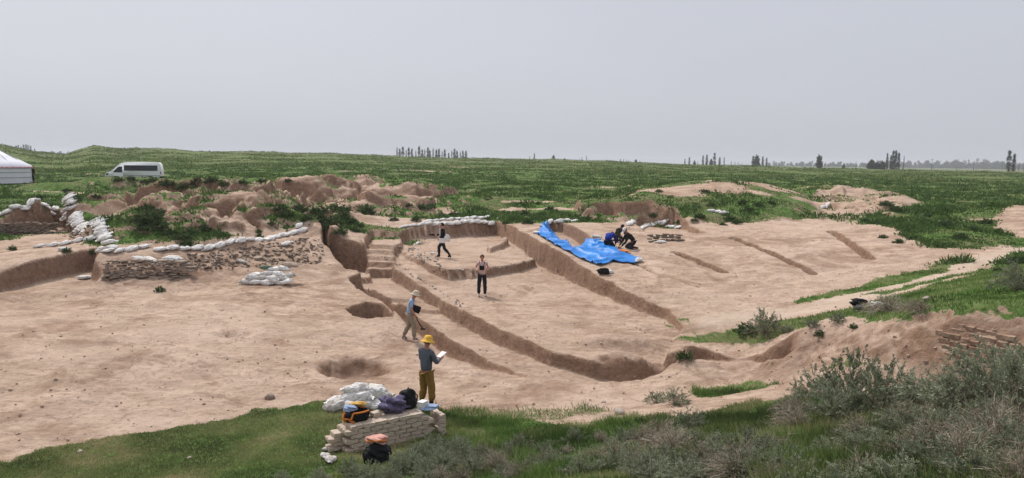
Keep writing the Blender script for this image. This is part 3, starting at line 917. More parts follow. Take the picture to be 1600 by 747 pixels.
M['bark'] = simple('grey_bark', (.14, .11, .085), .95, .1, 3)
M['poplar'] = leaf_mat('poplar_leaves', [(0, (.018, .032, .012)), (.5, (.04, .062, .024)), (1, (.07, .10, .04))])
M['sage'] = leaf_mat('sage_leaves', [(0, (.07, .09, .05)), (.5, (.195, .225, .14)), (1, (.40, .42, .30))])
M['dkleaf'] = leaf_mat('dark_green_leaves', [(0, (.028, .052, .018)), (.5, (.065, .108, .038)), (1, (.13, .185, .075))])
M['twig'] = leaf_mat('dry_twigs', [(0, (.09, .066, .05)), (.5, (.25, .195, .15)), (1, (.52, .45, .35))], .05)
M['blade'] = leaf_mat('grass_blades', [(0, (.05, .075, .022)), (.4, (.12, .165, .05)), (.7, (.22, .235, .09)), (1, (.42, .36, .21))])
M['turf'] = leaf_mat('short_turf_blades', [(0, (.085, .105, .04)), (.4, (.18, .21, .075)), (.65, (.28, .27, .12)), (1, (.50, .41, .25))])
M['lush'] = leaf_mat('lush_grass_blades', [(0, (.05, .09, .02)), (.5, (.125, .21, .05)), (.8, (.22, .30, .09)), (1, (.42, .38, .22))])
M['tuft'] = leaf_mat('steppe_tufts', [(0, (.055, .095, .026)), (.5, (.092, .155, .042)), (.85, (.15, .21, .068)), (1, (.25, .25, .11))])

rng = np.random.default_rng(7)
random.seed(7)


def set_var(o, v):
    a = o.data.attributes.new('var', 'FLOAT', 'POINT'); a.data.foreach_set('value', np.asarray(v, np.float32))


# ------------------------------------------------------------------ mesh helpers
def bm_obj(name, bm, mat, parent=None, smooth=True):
    me = bpy.data.meshes.new(name); bm.to_mesh(me); bm.free()
    for p in me.polygons: p.use_smooth = smooth
    me.materials.append(mat)
    o = bpy.data.objects.new(name, me); col.objects.link(o)
    if parent: o.parent = parent
    return o


def bm_box(bm, c, s, rz=0, bev=0.0, rot=None):
    r = bmesh.ops.create_cube(bm, size=1.0)
    vs = r['verts']
    Mx = Matrix.Translation(c) @ (rot.to_4x4() if rot is not None else Matrix.Rotation(rz, 4, 'Z')) @ Matrix.Diagonal((*s, 1))
    bmesh.ops.transform(bm, matrix=Mx, verts=vs)
    if bev:
        es = list({e for v in vs for e in v.link_edges})
        bmesh.ops.bevel(bm, geom=es, offset=bev, segments=2, affect='EDGES', profile=.6)


def bm_lathe(bm, prof, seg=24, c=(0, 0, 0), sx=1, sy=1):
    rings = []
    for (r, z) in prof:
        rings.append([bm.verts.new((c[0] + r * math.cos(2 * math.pi * k / seg) * sx, c[1] + r * math.sin(2 * math.pi * k / seg) * sy, c[2] + z)) for k in range(seg)])
    for a, b in zip(rings[:-1], rings[1:]):
        for k in range(seg):
            bm.faces.new((a[k], a[(k + 1) % seg], b[(k + 1) % seg], b[k]))
    return rings


def bm_tube(bm, pts, rad, seg=8, cap=True):
    pts = [Vector(p) for p in pts]; n = len(pts)
    if not hasattr(rad, '__len__'): rad = [rad] * n
    rings = []
    for i, p in enumerate(pts):
        d = (pts[min(i + 1, n - 1)] - pts[max(i - 1, 0)]).normalized()
        a = d.orthogonal().normalized(); b = d.cross(a)
        rings.append([bm.verts.new(p + (a * math.cos(2 * math.pi * k / seg) + b * math.sin(2 * math.pi * k / seg)) * rad[i]) for k in range(seg)])
    for a, b in zip(rings[:-1], rings[1:]):
        best = min(range(seg), key=lambda s: (a[0].co - b[s].co).length)
        for k in range(seg):
            bm.faces.new((a[k], a[(k + 1) % seg], b[(k + 1 + best) % seg], b[(k + best) % seg]))
    if cap:
        bm.faces.new(rings[0][::-1]); bm.faces.new(rings[-1])


def jitter(bm, amp, scale, seed=0):
    bm.normal_update()
    for v in bm.verts:
        n = v.normal.copy()
        a = np.array([v.co.x / scale + v.co.z * 1.7 / scale]); b = np.array([v.co.y / scale - v.co.z * .9 / scale])
        v.co += n * float(fbm(a, b, 1.0, 3, seed)[0]) * amp


# ------------------------------------------------------------------ sacks
def sack_mesh(seed, Lx=.56, Ly=.34, Lz=.17):
    bm = bmesh.new()
    bmesh.ops.create_icosphere(bm, subdivisions=4, radius=1)
    rnd = random.Random(seed)
    kx = rnd.uniform(.9, 1.1); bend = rnd.uniform(-.25, .25)
    for v in bm.verts:
        x, y, z = v.co
        sg = lambda q, p: math.copysign(abs(q) ** p, q)
        x = sg(x, .62); y = sg(y, .7); z = sg(z, .8)
        pin = 1 - .35 * abs(x) ** 3
        Y = y * pin; Zc = z * (1 - .4 * abs(x) ** 4)
        Zc = Zc if Zc > 0 else Zc * .75
        v.co = Vector((x * Lx / 2 * kx, Y * Ly / 2 + bend * x * x * .1, Zc * Lz / 2))
    for v in bm.verts:
        a = fbm(np.array([v.co.x * 5 + seed]), np.array([v.co.y * 5 + v.co.z * 6]), 1, 3, seed)[0]
        c = abs(fbm(np.array([v.co.x * 9]), np.array([v.co.y * 4 + v.co.z * 5 + seed]), 1, 2, seed + 4)[0])
        c2 = abs(fbm(np.array([v.co.x * 7 + v.co.z * 5 + 3]), np.array([v.co.y * 9 + seed * 2.3]), 1, 2, seed + 14)[0])
        v.co += v.co.normalized() * (.035 * a - .030 * (1 - min(1, c * 6)) - .018 * (1 - min(1, c2 * 7)))
    # tied / folded mouth
    s = rnd.choice((-1, 1)); x0 = s * Lx / 2 * kx * .9
    rings = []
    for i, (dx, ry, rz) in enumerate([(0, .10, .05), (.035, .035, .03), (.06, .05, .03), (.10, .09, .012)]):
        rings.append([bm.verts.new((x0 + s * dx, ry * math.cos(k * math.pi / 5), rz * math.sin(k * math.pi / 5) + (.01 if k % 2 else -.01) * (i == 3))) for k in range(10)])
    for a, b in zip(rings[:-1], rings[1:]):
        for k in range(10): bm.faces.new((a[k], a[(k + 1) % 10], b[(k + 1) % 10], b[k]))
    bmesh.ops.recalc_face_normals(bm, faces=bm.faces)
    me = bpy.data.meshes.new('sandbag'); bm.to_mesh(me); bm.free()
    for p in me.polygons: p.use_smooth = True
    return me


SACKS = {}
for k in range(6): SACKS.setdefault('bag', []).append(sack_mesh(k))
for key in ('bag_grey', 'bag_tan', 'bag_green'):
    SACKS[key] = [m.copy() for m in SACKS['bag']]
for key, ms in SACKS.items():
    for m in ms: m.materials.append(M[key])


def sack(x, y, z, rz, label, group=None, mat='bag', s=1.0, tilt=(0, 0), sz=1.0):
    o = bpy.data.objects.new('sandbag', random.choice(SACKS[mat])); col.objects.link(o)
    o.location = (x, y, z); o.rotation_euler = (tilt[0], tilt[1], rz)
    o.scale = (s * random.uniform(.92, 1.1), s * random.uniform(.9, 1.12), s * sz * random.uniform(.9, 1.15))
    return tag(o, label, 'sandbag', group)


def slope_tilt(x, y, rz):
    e = .2
    gx = (hgt(x + e, y) - hgt(x - e, y)) / (2 * e); gy = (hgt(x, y + e) - hgt(x, y - e)) / (2 * e)
    gx = max(-.5, min(.5, gx)); gy = max(-.5, min(.5, gy))
    lx = gx * math.cos(rz) + gy * math.sin(rz); ly = -gx * math.sin(rz) + gy * math.cos(rz)
    return (math.atan(ly), -math.atan(lx))


def put_sack(px, py, rz, label, group=None, mat='bag', s=1.0, lift=0.0, sz=1.0, tl=True, jit=0):
    g = G(px, py); x, y = g.x, g.y
    t = slope_tilt(x, y, rz) if tl else (random.uniform(-.2, .2), random.uniform(-.2, .2))
    return sack(x, y, hgt(x, y) + .07 * s * sz + lift, rz, label, group, mat, s, t, sz)


def sack_row(pts, step, label, group, along=True, wide=1, s=1.0, lift=0.0, jit=.05, spread=.3):
    P = [G(*p) for p in pts]
    seg = [((b - a).to_2d().length) for a, b in zip(P[:-1], P[1:])]
    tot = sum(seg); n = max(2, int(tot / step) + 1)
    for i in range(n):
        d = tot * i / (n - 1); k = 0
        while k < len(seg) - 1 and d > seg[k]: d -= seg[k]; k += 1
        a, b = P[k], P[k + 1]; t = d / max(seg[k], 1e-6)
        c = a.lerp(b, min(1, t)); dr_ = (b - a)
        ang = math.atan2(dr_.y, dr_.x); nx, ny = -math.sin(ang), math.cos(ang)
        for j in range(wide):
            off = (j - (wide - 1) / 2) * spread + random.uniform(-jit, jit)
            x, y = c.x + nx * off, c.y + ny * off
            rz = ang + (0 if along else math.pi / 2) + random.uniform(-.25, .25) * (1 if along else .4)
            ti = slope_tilt(x, y, rz)
            sack(x, y, hgt(x, y) + .075 * s + lift, rz, label, group, 'bag', s * random.uniform(.92, 1.08), (ti[0] + random.uniform(-.1, .1), ti[1] * .8 + (-.14 if along else 0)))


g1 = 'white sandbags weighting the edges of the dig'
sack_row([(-30, 337), (0, 337), (45, 335), (88, 331)], .42, 'white sandbag in the row above the dark stones at the left edge', 'sandbags above the dark stones at the left edge')
sack_row([(103, 330), (165, 376)], .19, 'STRIP', 'sandbags in the wide diagonal strip', along=False, wide=1, s=1.08, lift=.05, jit=.03)
sack_row([(62, 387), (90, 384), (120, 378), (160, 370)], .47, 'white sandbag in the row rising from the sunken floor', 'sandbags between the sunken floor and the wide strip')
sack_row([(155, 393), (178, 397), (205, 391), (226, 388)], .44, 'white sandbag in the short row above the slab wall', 'sandbags above the left end of the slab wall', wide=1)
sack_row([(250, 391), (300, 390), (350, 385), (400, 377), (440, 369), (472, 362)], .48, 'white sandbag in the long curving row above the rubble slope', 'sandbags in the long row above the rubble slope')
sack_row([(632, 356), (680, 352), (730, 348), (768, 347)], .46, 'white sandbag in the lower course above the excavated back wall', 'sandbags in the lower course above the back wall', jit=.04)
sack_row([(668, 351), (700, 348), (735, 346), (760, 344)], .5, 'white sandbag in the upper course above the excavated back wall', 'sandbags in the upper course above the back wall', lift=.13)
sack_row([(982, 352), (1010, 351), (1040, 353), (1062, 357)], .4, 'white sandbag in the row along the square sounding on the right slope', 'sandbags along the square sounding')
for q in [(1112, 331), (1121, 332), (1130, 334)]:
    put_sack(*q, .1, 'white sandbag in the three below the green knoll on the right', 'three sandbags below the green knoll')
put_sack(1285, 326, .2, 'white sandbag flattened at the head of the rightmost slot trench', s=1.2)
put_sack(1293, 323, 1.0, 'small white sandbag propped upright at the head of the rightmost slot trench', s=.9, lift=.08)
put_sack(170, 383, .2, 'white sandbag standing proud where the wide strip meets the lower row', s=1.15, lift=.05)
put_sack(176, 389, -.4, 'crumpled white sandbag just below the foot of the wide strip', s=1.1)
put_sack(98, 391, .6, 'small white sandbag lying below the row by the sunken floor', s=.8)
put_sack(217, 407, -.2, 'leftmost white sandbag of the three lying on the slab wall', s=1.0)
put_sack(236, 410, -.3, 'plump white sandbag in the middle of the three on the slab wall', s=1.1)
put_sack(271, 407, .1, 'rounded white sandbag lying alone right of the pair on the slab wall', s=1.1)
put_sack(132, 436, .5, 'white sandbag lying alone at the foot of the left earth bank', s=1.0)
put_sack(378, 410, .0, 'small grey sandbag left above the sandbag pile', mat='bag_grey', s=.75)
put_sack(403, 405, .1, 'small round pale sandbag just above the sandbag pile', mat='bag_tan', s=.75)
put_sack(448, 384, .9, 'white pointed sandbag on the rubble near the end of the long row', s=.9, lift=.05)
put_sack(467, 357, 1.2, 'white sandbag standing on end at the right end of the long row', s=.9, lift=.08)
put_sack(782, 343, .2, 'white sandbag lying alone right of the double row on the back wall', s=1.0)
put_sack(875, 347, .2, 'left white sandbag of the heap behind the blue tarpaulin', s=1.0)
put_sack(886, 346, -.1, 'middle white sandbag of the heap behind the blue tarpaulin', s=1.1)
put_sack(897, 347, .3, 'right white sandbag of the heap behind the blue tarpaulin', s=1.0)
put_sack(860, 350, 1.3, 'white sandbag standing on the top corner of the blue tarpaulin', s=.8, lift=.12)
put_sack(848, 357, .2, 'white sandbag holding down the left side of the blue tarpaulin', s=.8, lift=.05)
put_sack(838, 365, -.2, 'white sandbag at the lower left corner of the blue tarpaulin', s=.8)
put_sack(932, 372, -.2, 'white sandbag lying left of the crouching diggers', s=1.0)
put_sack(937, 380, .3, 'white sandbag between the tarpaulin and the digger in royal blue', s=.85)
put_sack(998, 409, 1.0, 'white sandbag weighting the right tip of the blue tarpaulin', s=.85, lift=.03)
put_sack(1033, 380, -.1, 'white sandbag lying inside the square sounding below its stones', s=.9)
put_sack(652, 382, .4, 'white sandbag in the rubble at the back of the terrace', s=.7)
put_sack(676, 397, -.4, 'small white sandbag on the terrace beside the walking man in the suit', s=.55)

# pile on the rubble slope
G_ = 'sandbags in the pile at the foot of the rubble slope'
c1 = G(416, 444)
for dx, dy, dz, rz, mt, s in [(-.80, .0, .08, .1, 'bag_grey', 1), (-.42, -.05, .08, .0, 'bag', 1.05), (.0, -.06, .08, -.2, 'bag', 1.05), (.40, -.02, .08, .3, 'bag_grey', 1), (.78, .05, .08, .6, 'bag', 1.05),
                              (-.85, .35, .10, 1.1, 'bag', 1), (-.62, .14, .22, .5, 'bag', 1.1), (-.22, .10, .23, .2, 'bag_grey', 1.05), (.20, .10, .23, -.3, 'bag', 1.1), (.62, .18, .21, .2, 'bag_grey', 1.05),
                              (-.5, .40, .30, -.3, 'bag', 1.05), (-.05, .34, .37, .5, 'bag', 1.1), (.36, .34, .36, -.4, 'bag', 1.05), (.75, .45, .28, .4, 'bag_grey', 1.0), (.15, .6, .50, .2, 'bag', 1.1), (.5, .75, .52, .0, 'bag', 1.05), (.1, .9, .48, .4, 'bag', 1)]:
    x, y = c1.x + dx, c1.y + dy
    sack(x, y, max(hgt(x, y) + .06, c1.z + dz), rz, 'dusty white sandbag in the pile at the foot of the rubble slope', G_, mt, s * .95, (random.uniform(-.3, .3), random.uniform(-.2, .2)), 1.25)
sack(c1.x - .15, c1.y + .62, c1.z + .56, .3, 'faded green sandbag on top of the pile on the rubble slope', None, 'bag_green', .95, (-.3, .1), 1.2)
sack(c1.x + .72, c1.y + .95, c1.z + .66, -.1, 'earth coloured sandbag at the top right of the pile on the rubble slope', None, 'bag_tan', 1.15, (.1, .1), 1.2)
# near heap on the turf
G_ = 'sacks heaped on the turf behind the brick stack'
c0 = G(566, 640)
for dx, dy, dz, rz, mt, s in [(-.75, -.05, .09, .3, 'bag_grey', 1.25), (-.60, .25, .10, 1.2, 'bag', 1.1), (-.25, .0, .10, 1.0, 'bag', 1.2), (.10, .05, .09, .2, 'bag_grey', 1.1), (.45, .05, .09, -.3, 'bag', 1.15), (.75, .18, .09, .3, 'bag', 1.05),
                              (-.35, .35, .10, .1, 'bag', 1.2), (.2, .4, .1, -.2, 'bag_grey', 1.15), (.6, .42, .1, .1, 'bag', 1.1), (-.45, .15, .27, .2, 'bag', 1.15), (-.15, .22, .30, -.4, 'bag', 1.25), (.15, .25, .27, .5, 'bag', 1.1),
                              (.48, .25, .26, -.2, 'bag_grey', 1.1), (-.05, .32, .42, .1, 'bag_grey', 1.1), (-.3, .3, .42, .3, 'bag', 1.1), (.32, .3, .40, -.3, 'bag', 1.0), (-.85, .1, .2, .9, 'bag', .9)]:
    x, y = c0.x + dx * .80, c0.y + dy * 1.0
    sack(x, y, hgt(x, y) + dz, rz, 'dusty white sack in the heap behind the brick stack', G_, mt, s * .95, (random.uniform(-.35, .35), random.uniform(-.25, .25)), 1.35)
for q, s in (((508, 716), .6), ((517, 722), .75), ((512, 706), .55)):
    g = G(*q)
    sack(g.x, g.y, g.z + .06, random.uniform(0, 3), 'crumpled white plastic sack on the turf in front of the brick stack', 'plastic sacks in front of the brick stack', 'bag_grey', s * .85, (.2, .1), 1.0)

# ------------------------------------------------------------------ stone work
def slab(bm, c, s, rz, tilt, rnd):
    n = rnd.randint(5, 8)
    top = []; bot = []
    Rm = Euler((tilt[0], tilt[1], rz)).to_matrix()
    for k in range(n):
        a = 2 * math.pi * (k + rnd.uniform(-.3, .3)) / n
        rr = rnd.uniform(.75, 1.1)
        p = Vector((math.cos(a) * s[0] / 2 * rr, math.sin(a) * s[1] / 2 * rr, 0))
        top.append(bm.verts.new(Vector(c) + Rm @ (p + Vector((0, 0, s[2] / 2)))))
        bot.append(bm.verts.new(Vector(c) + Rm @ (p * rnd.uniform(.9, 1.08) - Vector((0, 0, s[2] / 2)))))
    bm.faces.new(top); bm.faces.new(bot[::-1])
    for k in range(n): bm.faces.new((top[k], bot[k], bot[(k + 1) % n], top[(k + 1) % n]))


def stone_face(name, px0, px1, top, bot, n, size, label, cat, mat, seed=3, th=.05, name_group=None):
    """stones laid over a sloping face between two surveyed edges (functions of px)"""
    rnd = random.Random(seed); bm = bmesh.new(); o0 = G((px0 + px1) / 2, bot((px0 + px1) / 2))
    for i in range(n):
        px = rnd.uniform(px0, px1); t = rnd.random(); py = top(px) * (1 - t) + bot(px) * t
        g = G(px, py); s = size * rnd.choice((.4, .6, .8, 1.0, 1.3, 1.9))
        slab(bm, (g.x - o0.x, g.y - o0.y - .02, g.z - o0.z + rnd.uniform(0, .05)), (s, s * rnd.uniform(.35, .9), th * rnd.uniform(.5, 1.6)), rnd.uniform(-1.4, 1.4), (rnd.uniform(-.45, .5), rnd.uniform(-.45, .45)), rnd)
    bmesh.ops.recalc_face_normals(bm, faces=bm.faces)
    o = bm_obj(name, bm, mat, smooth=False); o.location = o0
    return tag(o, label, cat)


def slab_wall(p0, p1, courses, ch, size, label, seed=1, dep=.3, back=0.0):
    """coursed wall of thin flat slabs between two surveyed foot points"""
    a, b = G(*p0), G(*p1); d = (b - a); d.z = 0; Ln = d.length; d.normalize(); nrm = Vector((-d.y, d.x, 0))
    if nrm.y < 0: nrm = -nrm
    rnd = random.Random(seed); bm = bmesh.new(); ang = math.atan2(d.y, d.x)
    for c in range(courses):
        x = rnd.uniform(-.2, 0)
        while x < Ln * (1 - .12 * (c / courses) * rnd.random()):
            wdt = size * rnd.uniform(.6, 1.5)
            p = a + d * (x + wdt / 2) + nrm * (dep * .5 + back * c + rnd.uniform(-.05, .05))
            z = hgt(a.x + d.x * x, a.y + d.y * x) + (c + .4) * ch + rnd.uniform(-.01, .01) + .03 * math.sin(x * 1.7 + c)
            slab(bm, (p.x - a.x, p.y - a.y, z - a.z), (wdt, dep * rnd.uniform(.8, 1.3), ch * rnd.uniform(.55, .85)), ang + rnd.uniform(-.15, .15), (rnd.uniform(-.08, .12), rnd.uniform(-.08, .08)), rnd)
            x += wdt * rnd.uniform(.85, 1.15)
    bmesh.ops.recalc_face_normals(bm, faces=bm.faces)
    o = bm_obj('dry_stone_wall', bm, M['stone'], smooth=False); o.location = a
    return tag(o, label, 'stone wall')


slab_wall((162, 440), (292, 436), 9, .085, .36, 'coursed wall of thin grey brown slabs below the three lying sandbags', 1, .35, .06)
slab_wall((0, 367), (88, 364), 7, .09, .40, 'dark slab wall under the sandbag row at the left edge', 2, .35, .04)
slab_wall((1018, 379), (1060, 378), 4, .10, .30, 'small stone wall inside the square sounding on the right slope', 4, .3, .05)
stone_face('rubble_slope', 290, 505, lambda p: 397 - (p - 290) * .13, lambda p: 424 - (p - 290) * .06, 480, .15, 'rubble of thin broken stones spilling down the slope below the long sandbag row', 'rubble', M['stone'], 5, .035)['kind'] = 'stuff'
stone_face('rubble_slope', 96, 140, lambda p: 340 + (p - 96) * .5, lambda p: 374, 60, .14, 'rubble slope left of the wide sandbag strip', 'rubble', M['stone'], 6, .04)['kind'] = 'stuff'
stone_face('terrace_edge_stones', 668, 838, lambda p: 421 if p < 760 else 421 - (p - 760) * .2, lambda p: 424 if p < 760 else 424 - (p - 760) * .2, 55, .09, 'white chips along the edge of the upper terrace', 'stones', M['stone_pale'], 7, .03)['kind'] = 'stuff'
stone_face('terrace_rubble', 618, 690, lambda p: 378 + (p - 618) * .3, lambda p: 388 + (p - 618) * .5, 50, .12, 'pale rubble at the corner of the upper terrace', 'stones', M['stone_pale'], 8, .08)['kind'] = 'stuff'
stone_face('corridor_edge_stones', 600, 720, lambda p: 398 + (p - 600) * .62, lambda p: 404 + (p - 600) * .64, 40, .09, 'small stones scattered along the lip of the corridor', 'stones', M['stone_pale'], 9, .06)['kind'] = 'stuff'

# loose stones and clods
bm = bmesh.new(); rnd = random.Random(9)
for i in range(1100):
    px = rnd.uniform(-60, 1560); py = rnd.uniform(355, 690)
    g = G(px, py)
    if grd_v(GRASS, np.array([g.x]), np.array([g.y]))[0] > .4 or g.y > 60: continue
    s = rnd.choice((.03, .03, .04, .05, .07)) * rnd.uniform(.7, 1.3)
    slab(bm, (g.x, g.y, g.z + s * .2), (s, s * .8, s * .6), rnd.uniform(0, 3), (rnd.uniform(-.4, .4), rnd.uniform(-.4, .4)), rnd)
bmesh.ops.recalc_face_normals(bm, faces=bm.faces)
o = bm_obj('loose_stones', bm, simple('clod', (.50, .37, .29), .95, .15, 4), smooth=False); tag(o, 'small clods and stones strewn over the bare earth', 'stones', kind='stuff')


def rock(px, py, s, label, mat='stone_pale'):
    g = G(px, py); bm = bmesh.new(); bmesh.ops.create_icosphere(bm, subdivisions=3, radius=.5)
    jitter(bm, .16, .45, int(px))
    bmesh.ops.scale(bm, vec=(s, s * .8, s * .6), verts=bm.verts)
    o = bm_obj('rock', bm, M[mat]); o.location = (g.x, g.y, g.z + s * .12)
    tag(o, label, 'rock')


rock(422, 622, .26, 'grey brown rock lying alone on the bare earth near the turf edge', 'stone')
rock(125, 706, .10, 'small pale stone in the turf at the bottom left')
rock(967, 645, .22, 'pinkish stone beside the footpath', 'stone_pale')
rock(943, 629, .10, 'tiny white stone on the bare earth beyond the footpath')
rock(296, 716, .08, 'small pale stone in the turf left of the brick stack')
rock(1448, 468, .2, 'small white stone in the grass right of the dirt track')

# ------------------------------------------------------------------ mud bricks
def brick_mesh(seed, s=(.25, .125, .085)):
    bm = bmesh.new(); bm_box(bm, (0, 0, 0), s, bev=.008)
    bmesh.ops.subdivide_edges(bm, edges=[e for e in bm.edges if e.calc_length() > .06], cuts=2, use_grid_fill=True)
    jitter(bm, .009, .08, seed)
    me = bpy.data.meshes.new('mud_brick'); bm.to_mesh(me); bm.free(); me.materials.append(M['brick'])
    for p in me.polygons: p.use_smooth = False
    return me


BR = [brick_mesh(k) for k in range(4)]
A_ = W(545, 681, .52); B_ = W(688, 652, .52)
dd = Vector((B_[0] - A_[0], B_[1] - A_[1], 0)); LEN = dd.length; dd.normalize(); nn = Vector((-dd.y, dd.x, 0)); ang = math.atan2(dd.y, dd.x)
STZ = min(hgt(A_[0], A_[1]), hgt(B_[0], B_[1]))
nb = int(LEN / .262); CH = .093
TOPZ = STZ
for c in range(6):
    for j in range(4):
        for i in range(-1, nb):
            if c < 5 and j in (1, 2) and 1 < i < nb - 1: continue           # heart of the stack is never seen
            if i == -1 and (j in (0, 1) or c > 3): continue
            if c == 5 and (i > nb - 2 or random.random() < .05): continue
            off = (c % 2) * .11
            p = Vector((A_[0], A_[1], 0)) + dd * ((i + .5) * .262 + off - .05) + nn * (j * .135 + .07 + random.uniform(-.008, .008))
            o = bpy.data.objects.new('mud_brick', random.choice(BR)); col.objects.link(o)
            z = STZ + .04 + c * CH
            o.location = (p.x, p.y, z); o.rotation_euler = (random.uniform(-.015, .015), random.uniform(-.015, .015), ang + random.uniform(-.05, .05))
            o.scale = (1, 1, .97)
            tag(o, 'pale mud brick in ' + ['bottom', 'second lowest', 'third lowest', 'fourth', 'fifth', 'top'][c] + ' course of ' + ['front', 'second', 'third', 'back'][j] + ' row of near stack', 'brick', 'bricks in the stack on the near turf')
            TOPZ = max(TOPZ, z + .042)
for c in range(5):
    for i in range(2):
        p = Vector((A_[0], A_[1], 0)) + dd * (LEN + .02 + random.uniform(-.02, .02)) + nn * (.02 + .27 * i + random.uniform(-.02, .02))
        o = bpy.data.objects.new('mud_brick', BR[(i + c) % 4]); col.objects.link(o); o.location = (p.x, p.y, STZ + .04 + CH * c)
        o.rotation_euler = (0, 0, ang + math.pi / 2 + random.uniform(-.12, .12)); tag(o, 'crosswise mud brick at right end of near stack, ' + ['bottom', 'second', 'third', 'fourth', 'top'][c] + ' course', 'brick', 'bricks at the right end of the stack')

# old brickwork in the cut bank
tw = empty('mud_brick_wall', (0, 0, 0), 0, 'ancient brown mud brick wall exposed in the cut bank at the right', 'brick wall')
a, b = G(1462, 552), G(1600, 566)
rnd = random.Random(21); bm = bmesh.new()
dw = (b - a); dw.z = 0; LW = dw.length; dw.normalize(); nw = Vector((-dw.y, dw.x, 0))
if nw.y < 0: nw = -nw
tw.location = a
for c in range(6):
    x = rnd.uniform(-.25, 0) + abs(c - 3) * .12
    while x < LW - abs(c - 3) * .15:
        wdt = rnd.choice((.18, .20, .24, .36)); 
        p = a + dw * (x + wdt / 2)
        zc = a.z + .03 + c * .112 - x * .08
        # seat the brick in the bank at its own height
        t = 0.0
        while hgt(p.x + nw.x * t, p.y + nw.y * t) < zc - .02 and t < 1.6: t += .02
        q = p + nw * (t + rnd.uniform(.10, .145))
        bm_box(bm, (q.x - a.x, q.y - a.y, zc - a.z), (wdt - .030, .30, .094), rz=math.atan2(dw.y, dw.x) + rnd.uniform(-.04, .04), bev=.012)
        x += wdt
bmesh.ops.subdivide_edges(bm, edges=[e for e in bm.edges if e.calc_length() > .09], cuts=2, use_grid_fill=True)
jitter(bm, .014, .14, 4)
bm_obj('brickwork', bm, M['adobe'], tw, smooth=False)

# ------------------------------------------------------------------ blue tarpaulin
tp_px = [(838, 367), (846, 354), (853, 349), (866, 349), (876, 360), (884, 378), (896, 391), (905, 389), (915, 379), (935, 377), (958, 389), (980, 401), (1000, 407), (996, 413), (960, 411), (935, 417), (922, 411), (895, 400), (865, 384)]
Pt = np.array([GB(*q_) for q_ in tp_px])
x0, y0 = Pt.min(0) - .1; x1, y1 = Pt.max(0) + .1
st_ = .045
gx, gy = np.meshgrid(np.arange(x0, x1, st_), np.arange(y0, y1, st_))
sdv = sdf_poly(gx, gy, Pt)
zz = hgt_v(gx, gy)
for _ in range(3):
    acc = zz.copy()
    for sx_, sy_ in ((3, 0), (-3, 0), (0, 3), (0, -3)):
        acc = acc + np.roll(zz, (sy_, sx_), (0, 1))
    zz = np.maximum(acc / 5, hgt_v(gx, gy))
fx_ = gx * .75 + gy * .65 + .25 * fbm(gx, gy, 1.2, 2, 61); fy_ = gx * -.65 + gy * .75
cr1 = 1 - np.abs(np.sin(fx_ * 3.1 + 1.2 * fbm(gx, gy, 2.0, 2, 62))) ; cr2 = np.maximum(0, 1 - 3.5 * np.abs(fbm(gx * .5, gy, 1.0, 2, 63)))
tz = zz + .07 + .11 * cr1 ** 2 * sstep(0, .5, sdv) + .09 * cr2 + .09 * np.maximum(0, fbm(gx, gy, 1.3, 2, 8)) + .014 * fbm(gx, gy, .3, 2, 3)
keep = sdv > 0
ii = np.arange(gx.size).reshape(gx.shape)
q = np.stack([ii[:-1, :-1], ii[:-1, 1:], ii[1:, 1:], ii[1:, :-1]], -1).reshape(-1, 4)
q = q[keep.reshape(-1)[q].sum(1) >= 3]
u, inv = np.unique(q.reshape(-1), return_inverse=True)
ct = Vector((float(Pt[:, 0].mean()), float(Pt[:, 1].mean()), 0)); ct.z = hgt(ct.x, ct.y)
V_ = np.stack([gx.reshape(-1)[u] - ct.x, gy.reshape(-1)[u] - ct.y, tz.reshape(-1)[u] - ct.z], -1)
o = mesh_np('tarpaulin', V_, inv.reshape(-1, 4), M['tarp']); o.location = ct
sm_ = o.modifiers.new('thickness', 'SOLIDIFY'); sm_.thickness = .012; sm_.offset = 0
tag(o, 'bright blue tarpaulin spread over the trench on the right slope', 'tarpaulin')


# ------------------------------------------------------------------ soft goods: bags, cloths
def lump(name, c, s, mat, seed=0, parent=None, amp=.22, flat=.0, rz=0):
    bm = bmesh.new(); bmesh.ops.create_icosphere(bm, subdivisions=4, radius=.5)
    for v in bm.verts:
        sg = lambda q_, p: math.copysign(abs(q_) ** p, q_)
        v.co = Vector((sg(v.co.x * 2, .75) / 2, sg(v.co.y * 2, .75) / 2, max(-.42, sg(v.co.z * 2, .8) / 2)))
    jitter(bm, amp, .5, seed)
    bmesh.ops.scale(bm, vec=s, verts=bm.verts)
    o = bm_obj(name, bm, mat, parent); o.location = c; o.rotation_euler = (0, 0, rz)
    return o


def on_stack(u, v, dz=0):
    p = Vector((A_[0], A_[1], 0)) + dd * u + nn * v
    return Vector((p.x, p.y, TOPZ + dz))


t = empty('tool_bag', on_stack(.30, .33), ang - .05, 'open black tool bag with orange rim on the left end of the brick stack', 'bag')
bm = bmesh.new()
rg_ = bm_lathe(bm, [(.04, .0), (.24, .0), (.27, .10), (.275, .19), (.25, .19), (.24, .08), (.03, .04)], 28, sx=1.0, sy=.62); bmesh.ops.holes_fill(bm, edges=bm.edges)
jitter(bm, .02, .1, 3); bm_obj('bag_body', bm, M['black'], t)
bm = bmesh.new(); bm_tube(bm, [(.28 * math.cos(a), .175 * math.sin(a), .20 - (.12 if math.cos(a) < -.5 else 0)) for a in np.linspace(0.6, 5.6, 24)], .02, 6); bm_obj('rim', bm, M['orange'], t)
bm = bmesh.new(); bm_tube(bm, [(-.26, -.05, .02), (-.30, -.04, .10), (-.27, .02, .20), (-.18, -.10, .05), (-.10, -.16, .0)], .028, 6); bm_obj('strap', bm, M['orange'], t)
